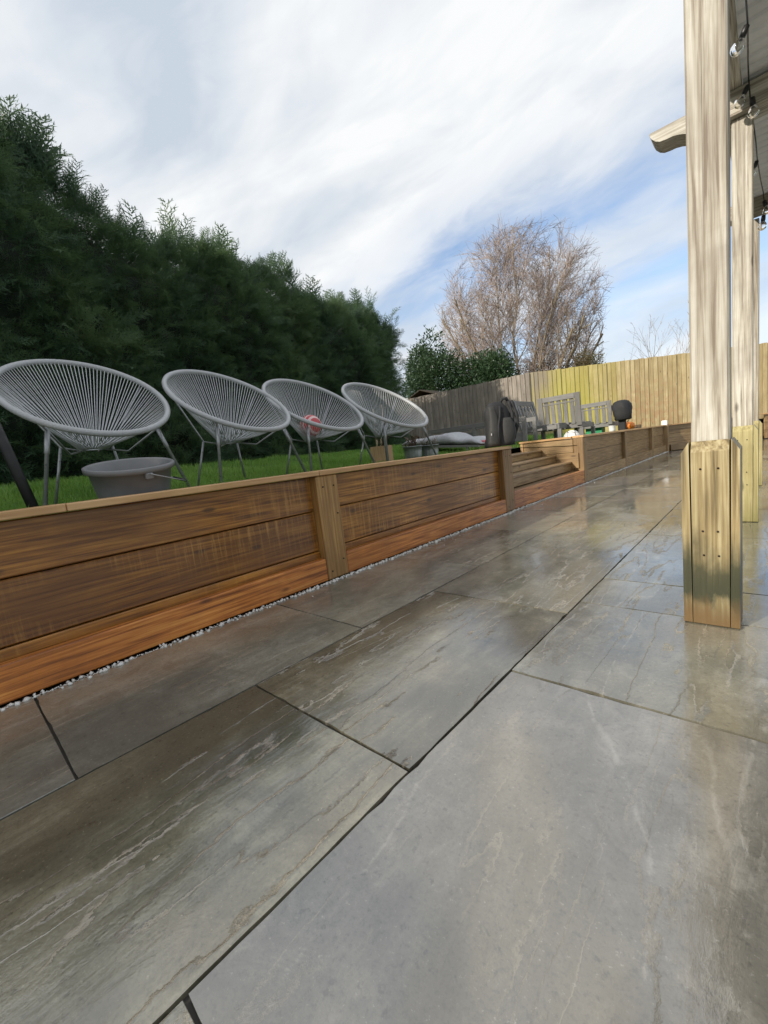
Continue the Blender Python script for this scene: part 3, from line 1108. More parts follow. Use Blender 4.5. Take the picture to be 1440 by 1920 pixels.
def tailed_beam(y0, y1, z0, z1, x1):
    """cross beam with an ogee cut on its free end"""
    prof = []
    hh = z1 - z0
    for (x, k) in ((-0.535, 0.995), (-0.538, 0.93), (-0.528, 0.74), (-0.508, 0.55), (-0.485, 0.44), (-0.455, 0.405), (-0.425, 0.40), (-0.395, 0.34),
                   (-0.365, 0.24), (-0.34, 0.14), (-0.31, 0.05), (-0.27, 0.0)):
        prof.append((x, z0 + hh * k))
    prof.append((x1, z0))
    prof.append((x1, z1))
    n = len(prof)
    cx_ = 1.0
    vs3 = [(x - cx_, -(y1 - y0) / 2, z - z0) for x, z in prof] + [(x - cx_, (y1 - y0) / 2, z - z0) for x, z in prof]
    fs3 = [tuple(range(n))[::-1], tuple(range(n, 2 * n))]
    for i in range(n):
        j = (i + 1) % n
        fs3.append((i, j, j + n, i + n))
    mb = MB()
    mb.add(vs3, fs3)
    return mb.build('cross_beam', M_perg[0], pg, (cx_, (y0 + y1) / 2, z0))


tailed_beam(3.235, 3.385, 2.222, 2.345, 2.9)
tailed_beam(4.93, 5.06, 2.26, 2.372, 2.9)
tailed_beam(1.672, 1.76, 2.222, 2.345, 2.9)
board('side_beam', (-0.205, 1.5, 2.348), (-0.118, 5.25, 2.45), M_perg[1], pg, 0.004)
board('side_beam', (2.58, 1.5, 2.348), (2.67, 5.25, 2.45), M_perg[1], pg, 0.004)
# corrugated roof, ridges along x
rows = []
pitch = 0.086
mb = MB()
yv = 1.45
vs3, fs3 = [], []
prof = []
while yv < 5.35:
    for s in range(6):
        u = s / 6
        prof.append((yv + pitch * u, -0.030 * abs(math.sin(math.pi * u)) ** 0.35))
    yv += pitch
nx_ = 2
for x in (-0.117, 2.575):
    for (yy, dz) in prof:
        vs3.append((x, yy, 2.392 + dz + (yy - 1.45) * 0.004))
n = len(prof)
for i in range(n - 1):
    fs3.append((i, i + 1, n + i + 1, n + i))
mb.add(vs3, fs3, False)
ro = mb.build('roof_sheet', M_galv, pg)
sm = ro.modifiers.new('thickness', 'SOLIDIFY')
sm.thickness = 0.0015

# string of festoon lights under the roof edge
fl = thing('string_lights', 'string of clear glass bulbs on black cable hung under the pergola roof', 'string lights', (-0.08, 1.7, 2.1))
path = [(-0.06, 1.70, 2.10), (-0.072, 2.1, 2.10), (-0.074, 2.5, 2.165), (-0.085, 2.9, 2.26), (-0.09, 3.18, 2.325), (-0.085, 3.20, 2.25),
        (-0.07, 3.6, 2.20), (-0.069, 3.9, 2.225), (-0.06, 4.3, 2.26), (-0.05, 4.8, 2.345), (-0.045, 4.90, 2.31)]
ofl = Vector((-0.08, 1.7, 2.1))
MB().tube([Vector(p) - ofl for p in path], 0.0032, 6).build('cable', M_black, fl)


def bulb(p, tilt=(0, 0, 0), s=1.0):
    d = MB()
    d.lathe([(0.004, 0.0), (0.013, -0.006), (0.015, -0.03), (0.014, -0.045)], seg=12, capt=True)
    so = d.build('socket', M_black, fl, Vector(p) - ofl)
    so.rotation_euler = tilt
    so.scale = (s, s, s)
    b_ = MB()
    b_.lathe([(0.012, -0.046), (0.016, -0.055), (0.026, -0.07), (0.030, -0.085), (0.026, -0.10), (0.014, -0.112), (0.003, -0.115)], seg=16, capt=True)
    b_.build('bulb', M_glass, so)
    f_ = MB()
    f_.tube([(0.004, 0, -0.05), (0.006, 0, -0.075), (-0.006, 0, -0.082), (-0.004, 0, -0.05)], 0.001, 4)
    f_.build('filament', M_steel, so)


bulb((-0.074, 2.5, 2.165), (0.2, 0.5, 0), 0.8)
bulb((-0.090, 3.17, 2.30), (0, 0.5, 0), 0.85)
bulb((-0.078, 3.19, 2.245), (0.1, -0.1, 0), 0.85)
bulb((-0.069, 3.9, 2.225), (0.1, 0.4, 0), 0.8)
bulb((-0.045, 4.88, 2.31), (0, -0.2, 0), 1.0)
bulb((-0.047, 4.87, 2.20), (0, 0.1, 0), 1.0)
bulb((-0.066, 1.9, 2.10), (0, 0.1, 0), 0.9)
MB().tube([Vector(p) - ofl for p in [(-0.045, 4.90, 2.31), (-0.046, 4.88, 2.26), (-0.047, 4.87, 2.20)]], 0.0032, 6).build('cable', M_black, fl)

# ------------------------------------------------------------------ round cord chairs


def make_chair():
    t = thing('cord_chair', '', 'chair')
    a, b, th = 0.37, 0.437, R(34.8)
    C0 = Vector((0, 0, 0.585))
    hub = Vector((-0.075, 0, 0.305))

    def rim(u, k=1.0):
        return C0 + Vector((0, a * k * math.cos(u), 0)) + Vector((-math.cos(th), 0, math.sin(th))) * (b * k * math.sin(u))
    N = 64
    MB().tube([rim(2 * math.pi * i / N) for i in range(N)], 0.0155, 10, closed=True).build('rim', M_rim, t)
    MB().tube([hub + Vector((0.06 * math.cos(2 * math.pi * i / 20), 0.06 * math.sin(2 * math.pi * i / 20), 0)) for i in range(20)], 0.006, 6, closed=True).build('hub_ring', M_steel, t)
    cd = MB()
    n = 122
    for i in range(n):
        u = 2 * math.pi * (i + 0.5) / n
        p = rim(u, 0.985)
        r0 = 0.060 if i % 2 else 0.064
        q = hub + Vector((-math.sin(u) * r0, math.cos(u) * r0, 0.004 if i % 2 else -0.004))
        jit = Vector((random.uniform(-1, 1), random.uniform(-1, 1), 0)) * 0.0015
        cd.tube([p, p.lerp(q, 0.5) + Vector((0, 0, -0.006)) + jit, q], 0.0023, 5, cap=False)
    tag(cd.build('cord_seat', M_cord, t), kind='stuff')
    for sgn in (-1, 1):
        # front strut: ring -> knee -> rim, with the front leg dropping from it
        uf = math.pi * 1.5 + sgn * R(46)
        pr = rim(uf) + Vector((0, 0, -0.012))
        knee = Vector((0.03, sgn * 0.135, 0.275))
        MB().tube([hub + Vector((0.03, sgn * 0.05, -0.008)), knee, pr], 0.0055, 8).build('strut', M_steel, t)
        lt = knee.lerp(pr, 0.80)
        foot = Vector((0.30, sgn * 0.33, 0.0))
        MB().tube([lt, lt.lerp(foot, 0.28), lt.lerp(foot, 0.285), foot], [0.0115, 0.0115, 0.0088, 0.0088], 10).build('leg', M_steel, t)
        ub = math.pi * 0.5 - sgn * R(64)
        pb = rim(ub) + Vector((0, 0, -0.012))
        kb = Vector((-0.19, sgn * 0.125, 0.33))
        MB().tube([hub + Vector((-0.05, sgn * 0.03, -0.008)), kb, pb], 0.0055, 8).build('strut', M_steel, t)
        fb_ = Vector((-0.25, sgn * 0.19, 0.02))
        MB().tube([kb, fb_], 0.0075, 8).build('leg', M_steel, t)
    return t


chairs = [(-2.665, 0.646, 0.556, 0.02, 'nearest round cord chair, largest, with the grey tub in front of its legs'),
          (-2.634, 1.433, 0.546, 0.067, 'second round cord chair, empty, next after the one behind the grey tub'),
          (-2.653, 2.153, 0.53, -0.029, 'round cord chair with a red and white ball lying in its seat'),
          (-2.577, 2.912, 0.522, -0.067, 'farthest round cord chair, standing behind the wooden planter box')]
ch0 = make_chair()
for i, (x, y, z, a, lab) in enumerate(chairs):
    c = ch0 if i == 0 else copy_tree(ch0)
    c.location = (x, y, z)
    c.rotation_euler = (0, 0, a)
    tag(c, lab, 'chair', 'round cord chairs lined up on the lawn')

# ball in the third chair
b_ = MB()
prof = [(0.088 * math.sin(math.pi * i / 12) + 1e-4, -0.088 * math.cos(math.pi * i / 12)) for i in range(13)]
b_.lathe(prof, seg=24)
tag(b_.build('play_ball', M_ball, None, (-2.70, 2.13, 0.945)), 'red and white striped ball lying in the third cord chair', 'ball')

# thick black pole at the left edge
bp = thing('leaning_pole', 'thick black pole leaning at the left edge of the lawn', 'pole', (-2.10, 0.272, 0.505))
MB().tube([(0, 0, 0), (-0.16, -0.085, 0.60)], 0.0185, 12).build('shaft', M_polebk, bp)
MB().lathe([(0.02, -0.01), (0.02, 0.03), (0.017, 0.035)], seg=12, capt=True).build('foot_cap', M_black, bp)

# ------------------------------------------------------------------ grey tub
tb = thing('bucket', 'large grey plastic tub with wire handle, on the grass by the wall', 'bucket', (-2.08, 0.612, 0.497))
mb = MB()
pr_ = [(0.118, 0.0), (0.128, 0.02), (0.150, 0.14), (0.163, 0.215), (0.178, 0.217), (0.180, 0.236), (0.172, 0.240), (0.160, 0.234), (0.146, 0.14), (0.122, 0.012), (0.001, 0.010)]
mb.lathe([(r_ * 0.97, z_) for r_, z_ in pr_], seg=48)
mb.build('tub', M_bucket, tb)
ax_ = Vector((0.995, 0.08, 0)).normalized()              # pivot axis of the wire handle
sd_ = Vector((-0.08, 0.995, 0)).normalized()
for k in (-1, 1):
    MB().box(ax_ * (0.166 * k) + Vector((0, 0, 0.205)), (0.022, 0.03, 0.026), Matrix.Rotation(math.atan2(ax_.y, ax_.x), 3, 'Z'), 0.004).build('handle_lug', M_bucket, tb)
hp = []
for i in range(21):
    u = math.pi * i / 20
    hp.append(ax_ * (0.182 * math.cos(u)) + sd_ * (0.215 * math.sin(u)) + Vector((0, 0, 0.215 - 0.085 * math.sin(u))))
MB().tube(hp, 0.0025, 6).build('wire_handle', M_steel, tb)
MB().tube([hp[8], hp[10], hp[12]], 0.007, 8).build('grip', M_black, tb)

tb.rotation_mode = 'AXIS_ANGLE'
tb.rotation_axis_angle = (R(11), 0.28, 0.96, 0)

# ------------------------------------------------------------------ planter box with canes
px_ = thing('planter_box', 'small tan wooden planter box with canes behind the far cord chair', 'planter', (-2.92, 3.17, 0.565), 0.3)
px_.scale = (1.0, 1.0, 0.9)
for (a, b) in (((-0.085, -0.085, 0), (0.085, -0.073, 0.20)), ((-0.085, 0.073, 0), (0.085, 0.085, 0.20)),
               ((-0.085, -0.072, 0), (-0.073, 0.072, 0.20)), ((0.073, -0.072, 0), (0.085, 0.072, 0.20))):
    board('side_panel', a, b, M_boxw, px_, 0.002)
MB().box((0, 0, 0.17), (0.143, 0.143, 0.02)).build('soil', M_soil, px_)
for (x, y_, h, r) in ((-0.04, -0.03, 0.62, 0.004), (0.03, 0.03, 0.66, 0.004), (-0.02, 0.03, 0.30, 0.009), (-0.055, 0.0, 0.28, 0.009)):
    MB().tube([(x, y_, 0.17), (x + 0.01, y_ + 0.01, h)], r, 7).build('cane', M_cane, px_)
mb = MB()
for i in range(14):
    a = random.uniform(0, 6.28)
    mb.tube([(0.03, -0.02, 0.17), (0.03 + 0.05 * math.cos(a), -0.02 + 0.05 * math.sin(a), 0.27), (0.03 + 0.08 * math.cos(a), -0.02 + 0.08 * math.sin(a), 0.30)], 0.002, 4)
mb.build('stalks', M_dead, px_)


# ------------------------------------------------------------------ zinc pots
def zinc_pot(loc, label, n, seed):
    t = thing('zinc_pot', label, 'plant pot', loc, 0, 'zinc pots on the lawn by the wall')
    t.scale = (1.4, 1.4, 1.0)
    mb = MB()
    mb.lathe([(0.060, 0.0), (0.066, 0.04), (0.070, 0.10), (0.074, 0.148), (0.079, 0.150), (0.079, 0.158), (0.071, 0.158), (0.068, 0.10), (0.001, 0.10)], seg=72,
             fn=lambda a, z: 1 + (0.018 * math.sin(a * 18) if 0.02 < z < 0.14 else 0))
    mb.build('pot', M_zinc, t)
    rr = random.Random(seed)
    mb = MB()
    for i in range(n):
        a = rr.uniform(0, 6.28)
        r = rr.uniform(0.0, 0.05)
        x, y_ = r * math.cos(a), r * math.sin(a)
        h = rr.uniform(0.05, 0.13)
        mb.tube([(x, y_, 0.09), (x * 1.5, y_ * 1.5, 0.13 + h * 0.5), (x * 1.9 + rr.uniform(-.04, .04), y_ * 1.9 + rr.uniform(-.04, .04), 0.14 + h)], [0.003, 0.003, 0.001], 4)
        if rr.random() < 0.7:
            c = Vector((x * 1.8, y_ * 1.8, 0.14 + h))
            mb.add([c, c + Vector((rr.uniform(-.03, .03), rr.uniform(-.03, .03), 0.02)), c + Vector((rr.uniform(-.03, .03), rr.uniform(-.03, .03), -0.025))], [(0, 1, 2)])
    mb.build('dead_plant', M_dead, t)
    return t


zinc_pot((-2.92, 3.68, 0.555), 'left zinc pot holding a tangle of dead brown stalks', 46, 3)
zinc_pot((-2.87, 3.93, 0.55), 'right zinc pot with only a few dead stalks', 12, 5)

# ------------------------------------------------------------------ backpack
bk = thing('backpack', 'large black and charcoal backpack standing at the end of the wall by the steps', 'backpack', (-1.845, 3.63, 0.606), math.atan2(0.72, -0.68) + math.pi / 2 + math.pi)
# local -y faces the camera, x across
mb = MB()
rings = []
for i in range(15):
    t = i / 14
    w = 0.138 * (1 - 0.22 * t) * (1 - max(0, t - 0.72) ** 2 * 7)
    d = 0.085 * (1 - 0.15 * t) * (1 - max(0, t - 0.80) ** 2 * 11)
    rings.append(((-0.005 + 0.012 * math.sin(t * 5), 0.0, 0.002 + 0.40 * t), max(w, 0.03), max(d, 0.02)))
mb.loft(rings, 28, True, 2.8, 0.018, 4)
mb.build('body', M_fabk, bk)
mb = MB()
rings = []
for i in range(12):
    t = i / 11
    rings.append(((-0.075 + 0.022 * math.sin(t * 3.0), -0.055, 0.01 + 0.355 * t), 0.060 * (1 - 0.55 * t ** 2), 0.045 * (1 - 0.6 * t ** 2)))
mb.loft(rings, 18, True, 2.6, 0.02, 5)
mb.build('front_panel', M_fabg, bk)
mb = MB()
rings = []
for i in range(10):
    t = i / 9
    rings.append(((0.052 + 0.015 * math.sin(t * 3.2), -0.06, 0.012 + 0.24 * t), 0.070 * math.sqrt(max(0.05, math.sin(0.35 + t * 2.4))), 0.042 * math.sqrt(max(0.05, math.sin(0.35 + t * 2.4)))))
mb.loft(rings, 18, True, 2.3, 0.02, 6)
mb.build('side_pocket', M_fabg, bk)
for dx, amp in ((0.125, 0.035), (0.10, 0.02)):
    pts = [(dx + amp * math.sin(math.pi * i / 12), -0.02 - 0.03 * math.sin(math.pi * i / 12), 0.40 - 0.34 * i / 12) for i in range(13)]
    mb = MB()
    mb.tube(pts, [0.016 + 0.004 * math.sin(i * 1.7) for i in range(13)], 8)
    mb.build('shoulder_strap', M_fabk, bk)
MB().tube([(0.03, 0, 0.385), (0.045, -0.01, 0.425), (0.085, -0.01, 0.43), (0.11, 0, 0.38)], 0.014, 8).build('top_handle', M_fabk, bk)
MB().tube([(-0.02, -0.088, 0.02), (-0.035, -0.10, 0.1), (-0.028, -0.098, 0.19), (-0.005, -0.085, 0.28), (0.0, -0.075, 0.36)], 0.010, 6).build('zip_flap', M_fabk, bk)
MB().box((-0.10, -0.1015, 0.115), (0.008, 0.004, 0.018), None, 0.001).build('tag', M_white, bk)

# ------------------------------------------------------------------ low lounger with cushion


def timber(parent, name, a, b, w, t, up=(0, 0, 1)):
    a, b = Vector(a), Vector(b)
    c = (a + b) / 2
    d = b - a
    ax = max(range(3), key=lambda i: abs(d[i]))
    return MB().bar(a - c, b - c, w, t, 0.003, up).build(name, M_grey[ax], parent, c)


lg = thing('sun_lounger', 'low dark lounger frame behind the zinc pots, under a pale cushion', 'lounger', (-3.32, 5.0, 0.585), 0)
lg.rotation_euler = (0, 0.085, 0)
for s in (-0.26, 0.26):
    timber(lg, 'side_rail', (-0.62, s, 0.10), (0.62, s, 0.10), 0.04, 0.03)
    timber(lg, 'leg', (-0.5, s, 0.0), (-0.5, s, 0.085), 0.035, 0.035)
    timber(lg, 'leg', (0.45, s, 0.0), (0.45, s, 0.085), 0.035, 0.035)
for k in range(9):
    timber(lg, 'slat', (-0.58 + 0.145 * k, -0.24, 0.1), (-0.58 + 0.145 * k, 0.24, 0.1), 0.06, 0.018)
cu_ = MB()
rings = []
nn = 22
seg = 20
vs3, fs3 = [], []
for i in range(nn):
    t = i / (nn - 1)
    x = -0.66 + 1.30 * t
    taper = 1 - (abs(2 * t - 1)) ** 8 * 0.75
    hgt = (0.045 + 0.035 * math.exp(-((t - 0.52) / 0.16) ** 2) + 0.008 * math.sin(t * 23)) * taper
    for k in range(seg):
        a = 2 * math.pi * k / seg
        ca, sa = math.cos(a), math.sin(a)
        y_ = math.copysign(abs(ca) ** 0.6, ca) * 0.28 * (0.9 + 0.1 * taper)
        z_ = 0.118 + hgt + math.copysign(abs(sa) ** 0.7, sa) * hgt + 0.004 * math.sin(t * 40 + k)
        vs3.append((x, y_, z_))
for i in range(nn - 1):
    for k in range(seg):
        fs3.append((i * seg + k, i * seg + (k + 1) % seg, (i + 1) * seg + (k + 1) % seg, (i + 1) * seg + k))
fs3.append(tuple(range(seg))[::-1])
fs3.append(tuple((nn - 1) * seg + k for k in range(seg)))
cu_.add(vs3, fs3, True)
cush = cu_.build('seat_cushion', M_cush, None, (-3.32, 5.0, 0.585), 0)
cush.rotation_euler = (0, 0.085, 0)
tag(cush, 'pale grey folded cushion lying on the low lounger', 'cushion')
mb = MB()
mb.loft([((-0.60, 0.2, 0.12), 0.035, 0.10), ((-0.60, 0.2, 0.15), 0.04, 0.12), ((-0.6, 0.2, 0.17), 0.02, 0.09)], 14, True, 2.5)
tag(mb.build('folded_cloth', M_pink, None, (-2.10, 4.72, 0.53), 0), 'small pink cloth showing at the cushion end beside the backpack', 'cloth')

# low timber frame behind the lounger
lf = thing('timber_frame', 'low grey timber frame with a dark gap, behind the lounger', 'bench frame', (-3.70, 6.2, 0.62), R(8))
timber(lf, 'top_rail', (-0.75, 0, 0.345), (0.95, 0, 0.345), 0.05, 0.07)
for x in (-0.72, 0.1, 0.92):
    timber(lf, 'leg', (x, 0, 0.0), (x, 0, 0.32), 0.06, 0.06)
    timber(lf, 'leg', (x, 0.6, 0.0), (x, 0.6, 0.32), 0.06, 0.06)
timber(lf, 'top_rail', (-0.75, 0.6, 0.345), (0.95, 0.6, 0.345), 0.05, 0.07)
timber(lf, 'side_panel', (-0.68, 0.03, 0.13), (0.06, 0.03, 0.13), 0.03, 0.24)
timber(lf, 'side_panel', (0.14, 0.03, 0.08), (0.88, 0.03, 0.08), 0.03, 0.14)


# ------------------------------------------------------------------ slatted garden seats
def slat_seat(loc, rz, label, W=0.68, D=0.62, H=0.70, n=4, lean=0.09):
    """back panel along local x at y=0, seat reaches to +y"""
    t = thing('garden_chair', label, 'garden chair', loc, rz, 'grey slatted garden chairs')
    sz = 0.20
    for x in (-W / 2 + 0.04, W / 2 - 0.04):
        timber(t, 'back_stile', (x, 0.0, sz), (x, -lean, H), 0.085, 0.03, (0, 1, 0))
    timber(t, 'top_rail', (-W / 2 + 0.084, -lean + 0.006, H - 0.045), (W / 2 - 0.084, -lean + 0.006, H - 0.045), 0.03, 0.085)
    timber(t, 'mid_rail', (-W / 2 + 0.084, -lean + 0.022, H - 0.135), (W / 2 - 0.084, -lean + 0.022, H - 0.135), 0.02, 0.02)
    for k in range(n):
        x = -W / 2 + 0.084 + (W - 0.168) * (k + 0.5) / n
        timber(t, 'slat', (x, 0.012, sz + 0.03), (x, -lean + 0.020, H - 0.088), 0.068, 0.018, (0, 1, 0))
    for y_ in (0.0, D):
        timber(t, 'seat_rail', (-W / 2, y_ + 0.034, sz), (W / 2, y_ + 0.034, sz), 0.035, 0.075)
    for x in (-W / 2 + 0.02, W / 2 - 0.02):
        timber(t, 'seat_rail', (x, 0.055, sz), (x, D + 0.01, sz), 0.035, 0.075)
        for y_ in (0.0, D):
            timber(t, 'leg', (x, y_ + 0.05, 0.0), (x, y_ + 0.05, sz - 0.04), 0.06, 0.06)
    for k in range(6):
        y_ = 0.09 + (D - 0.1) * k / 5
        timber(t, 'seat_slat', (-W / 2 + 0.045, y_, sz + 0.048), (W / 2 - 0.045, y_, sz + 0.048), 0.07, 0.016)
    return t


slat_seat((-3.20, 7.55, 0.60), R(-90), 'grey slatted garden chair turned sideways, just right of the backpack', 0.85, 0.6, 0.74, 5, 0.12)
slat_seat((-2.66, 7.50, 0.585), R(0), 'grey slatted garden chair seen from behind, middle and tallest of the three', 0.70, 0.6, 0.74, 5, 0.06)
slat_seat((-2.72, 9.6, 0.56), R(0), 'grey slatted garden chair on the right, beside the black cover', 0.70, 0.6, 0.68, 4, 0.05)

# covered stand
cs = thing('covered_stand', 'black cover draped over a narrow stand beside the right garden seat', 'cover', (-2.19, 9.6, 0.54))
MB().box((0, 0, 0.15), (0.12, 0.12, 0.30), None, 0.01).build('stand', M_fabk, cs)
mb = MB()
mb.lathe([(0.05, 0.28), (0.13, 0.27), (0.155, 0.30), (0.165, 0.40), (0.17, 0.50), (0.16, 0.58), (0.12, 0.64), (0.06, 0.668), (0.002, 0.672)], seg=30,
         fn=lambda a, z: 1 + 0.10 * math.sin(a * 4 + z * 11) + 0.05 * math.sin(a * 11 + z * 17) + 0.10 * math.cos(a) * math.sin(z * 6))
mb.build('cover', M_fabk, cs)

# green crate under the right seat
gc = thing('plastic_crate', 'green plastic crate under the right-hand garden seat', 'crate', (-2.77, 9.85, 0.58))
for (a, b) in (((-0.16, -0.12, 0), (0.16, -0.11, 0.16)), ((-0.16, 0.11, 0), (0.16, 0.12, 0.16)), ((-0.16, -0.109, 0), (-0.15, 0.109, 0.16)), ((0.15, -0.109, 0), (0.16, 0.109, 0.16)), ((-0.149, -0.109, 0), (0.149, 0.109, 0.01))):
    board('side_panel', a, b, M_green, gc, 0.002)
mb = MB()
for (a, b) in (((-0.168, -0.128, 0.15), (0.168, -0.121, 0.17)), ((-0.168, 0.121, 0.15), (0.168, 0.128, 0.17))):
    mb.span(a, b, 0.002)
mb.build('lip', M_green, gc)

# football behind the wall
M_fb = Mat('football_panels')
vo = M_fb.n('ShaderNodeTexVoronoi', feature='DISTANCE_TO_EDGE')
M_fb.set(vo.inputs['Vector'], M_fb.coord((1, 1, 1), False))
vo.inputs['Scale'].default_value = 9.0
M_fb.p(Base_Color=M_fb.ramp(vo.outputs['Distance'], [(0.03, (0.05, 0.04, 0.04)), (0.07, (0.78, 0.77, 0.74))]), Roughness=0.4)
b_ = MB()
b_.lathe([(0.11 * math.sin(math.pi * i / 14) + 1e-4, -0.11 * math.cos(math.pi * i / 14)) for i in range(15)], seg=28)
tag(b_.build('football', M_fb.m, None, (-2.06, 6.22, 0.592)), 'white football with dark seams, half hidden behind the wall right of the steps', 'ball')

# orange pumpkin, hose, white pot near the fence end
pk = thing('pumpkin', 'small bright orange pumpkin on the lawn near the sunlit fence', 'pumpkin', (-2.26, 10.35, 0.585))
mb = MB()
mb.lathe([(0.03, 0.0), (0.10, 0.03), (0.13, 0.09), (0.115, 0.15), (0.06, 0.185), (0.015, 0.18)], seg=48, fn=lambda a, z: 1 + 0.06 * abs(math.sin(a * 5)))
mb.build('fruit', M_orange, pk)
MB().tube([(0, 0, 0.17), (0.01, 0, 0.21), (0.03, 0.01, 0.23)], [0.012, 0.009, 0.01], 7).build('stem', M_dead, pk)
mb = MB()
rr = random.Random(9)
for i in range(26):
    a = rr.uniform(0, 6.28)
    L = rr.uniform(0.12, 0.26)
    mb.tube([(0, 0, 0), (0.08 * math.cos(a), 0.08 * math.sin(a), L * 0.7), (0.16 * math.cos(a), 0.16 * math.sin(a), L)], [0.004, 0.003, 0.0015], 4)
tag(mb.build('dry_plant', M_orange, None, (-2.34, 10.62, 0.57)), 'dry orange-brown plant beside the pumpkin', 'plant')
mb = MB()
for k in range(3):
    mb.tube([(0.11 * math.cos(2 * math.pi * i / 24), 0.09 * math.sin(2 * math.pi * i / 24), 0.02 + 0.025 * k + (0.05 if i < 12 else 0)) for i in range(24)], 0.011, 6, closed=True)
tag(mb.build('hose_coil', M_rope, None, (-2.20, 10.7, 0.56)), 'coil of dark brown hose lying right of the pumpkin', 'hose')
mb = MB()
mb.lathe([(0.05, 0.0), (0.055, 0.06), (0.06, 0.13), (0.063, 0.135), (0.055, 0.135), (0.05, 0.08), (0.001, 0.08)], seg=20)
tag(mb.build('white_pot', M_white, None, (-2.27, 9.15, 0.585)), 'small white pot between the right seat and the covered stand', 'plant pot')

# white lamp on the corner post
wl2 = thing('solar_lamp', 'small white lamp block on top of the far corner post', 'lamp', (FX - 0.03, 11.62, 0.6015))
MB().box((0, 0, 0.055), (0.11, 0.11, 0.11), None, 0.01).build('housing', M_white, wl2)
MB().box((0, 0, 0.113), (0.085, 0.085, 0.006), None, 0.002).build('lid', M_white, wl2)

# ------------------------------------------------------------------ grass
def in_lawn(x, y):
    return ~((x > -2.64) & (y > 3.66) & (y < 5.78))


def grass_field(n, x0, x1, y0, y1, h0, h1, w, seed):
    r = np.random.default_rng(seed)
    x = r.uniform(x0, x1, n)
    y = r.uniform(y0, y1, n)
    ok = in_lawn(x, y)
    x, y = x[ok], y[ok]
    n = len(x)
    t = np.clip((-1.95 - x) / 3.3, 0, 1)
    t = t * t * (3 - 2 * t)
    z = 0.50 + 0.25 * t + 0.012 * np.sin(x * 3.1 + y * 1.7) + 0.008 * np.sin(y * 4.3 - x) - 0.004
    patch = 0.75 + 0.35 * np.sin(x * 5.3 + 1.3 * np.sin(y * 3.7)) * np.sin(y * 4.9 + x)
    h = r.uniform(h0, h1, n) * patch
    a = r.uniform(0, 2 * np.pi, n)
    b = r.uniform(0, 2 * np.pi, n)
    lean = r.uniform(0.05, 0.55, n) * h
    dx, dy = np.cos(a) * w / 2, np.sin(a) * w / 2
    lx, ly = np.cos(b) * lean, np.sin(b) * lean
    V = np.empty((n, 5, 3))
    V[:, 0] = np.stack([x - dx, y - dy, z], 1)
    V[:, 1] = np.stack([x + dx, y + dy, z], 1)
    V[:, 2] = np.stack([x + lx * 0.35 + dx * 0.8, y + ly * 0.35 + dy * 0.8, z + h * 0.6], 1)
    V[:, 3] = np.stack([x + lx * 0.35 - dx * 0.8, y + ly * 0.35 - dy * 0.8, z + h * 0.6], 1)
    V[:, 4] = np.stack([x + lx, y + ly, z + h], 1)
    F = np.array([0, 1, 2, 0, 2, 3, 3, 2, 4])[None, :] + np.arange(n)[:, None] * 5
    return V.reshape(-1, 3), F.ravel()


V1, F1 = grass_field(60000, -4.0, -1.91, -1.0, 4.2, 0.03, 0.085, 0.0045, 1)
V2, F2 = grass_field(60000, -7.0, -3.0, -1.0, 9.5, 0.04, 0.10, 0.008, 2)
V3, F3 = grass_field(35000, -6.5, -1.91, 4.0, 11.0, 0.04, 0.09, 0.009, 3)
V4, F4 = grass_field(2600, -2.06, -1.905, -0.6, 3.7, 0.08, 0.15, 0.005, 4)
V = np.concatenate([V1, V2, V3, V4])
F = np.concatenate([F1, F2 + len(V1), F3 + len(V1) + len(V2), F4 + len(V1) + len(V2) + len(V3)])
tag(np_mesh('grass', V, F, 3, M_grass), 'wet green grass covering the raised lawn', 'grass', kind='stuff')


# ------------------------------------------------------------------ conifer hedge
def plume_template(n, subs, seed):
    """feathery leylandii spray along +z, unit length: array of triangles (k,3,3)"""
    r = random.Random(seed)
    T = []

    def blade(p, d, L, w):
        p = Vector(p)
        d = Vector(d).normalized()
        s = d.cross(Vector((r.uniform(-.5, .5), 1, r.uniform(-.3, .3)))).normalized() * w
        T.append([p - s, p + s, p + d * L])
    blade((0, 0, 0), (0, 0, 1), 1.0, 0.010)
    for i in range(n):
        t = 0.08 + 0.90 * i / n
        s = 1 if i % 2 else -1
        L = 0.34 * (1 - t) ** 0.6 * r.uniform(0.75, 1.2) + 0.06
        an = R(r.uniform(32, 50))
        d = Vector((s * math.sin(an), r.uniform(-0.4, 0.4), math.cos(an)))
        p = Vector((0, 0, t))
        blade(p, d, L, 0.24 / n)
        for k in range(subs):
            u = (k + 0.6) / (subs + 0.4)
            s2 = 1 if k % 2 else -1
            d2 = (Matrix.Rotation(s2 * R(35), 3, 'Y') @ d.normalized()) + Vector((0, r.uniform(-.3, .3), 0.15))
            blade(p + d.normalized() * L * u, d2, L * 0.50 * (1.1 - u * 0.5), 0.20 / n)
    return np.array([[list(v) for v in t] for t in T])


temps = [plume_template(19, 4, 11), plume_template(20, 4, 12), plume_template(18, 4, 13)]
temps_lo = [plume_template(8, 1, 21), plume_template(8, 1, 22)]


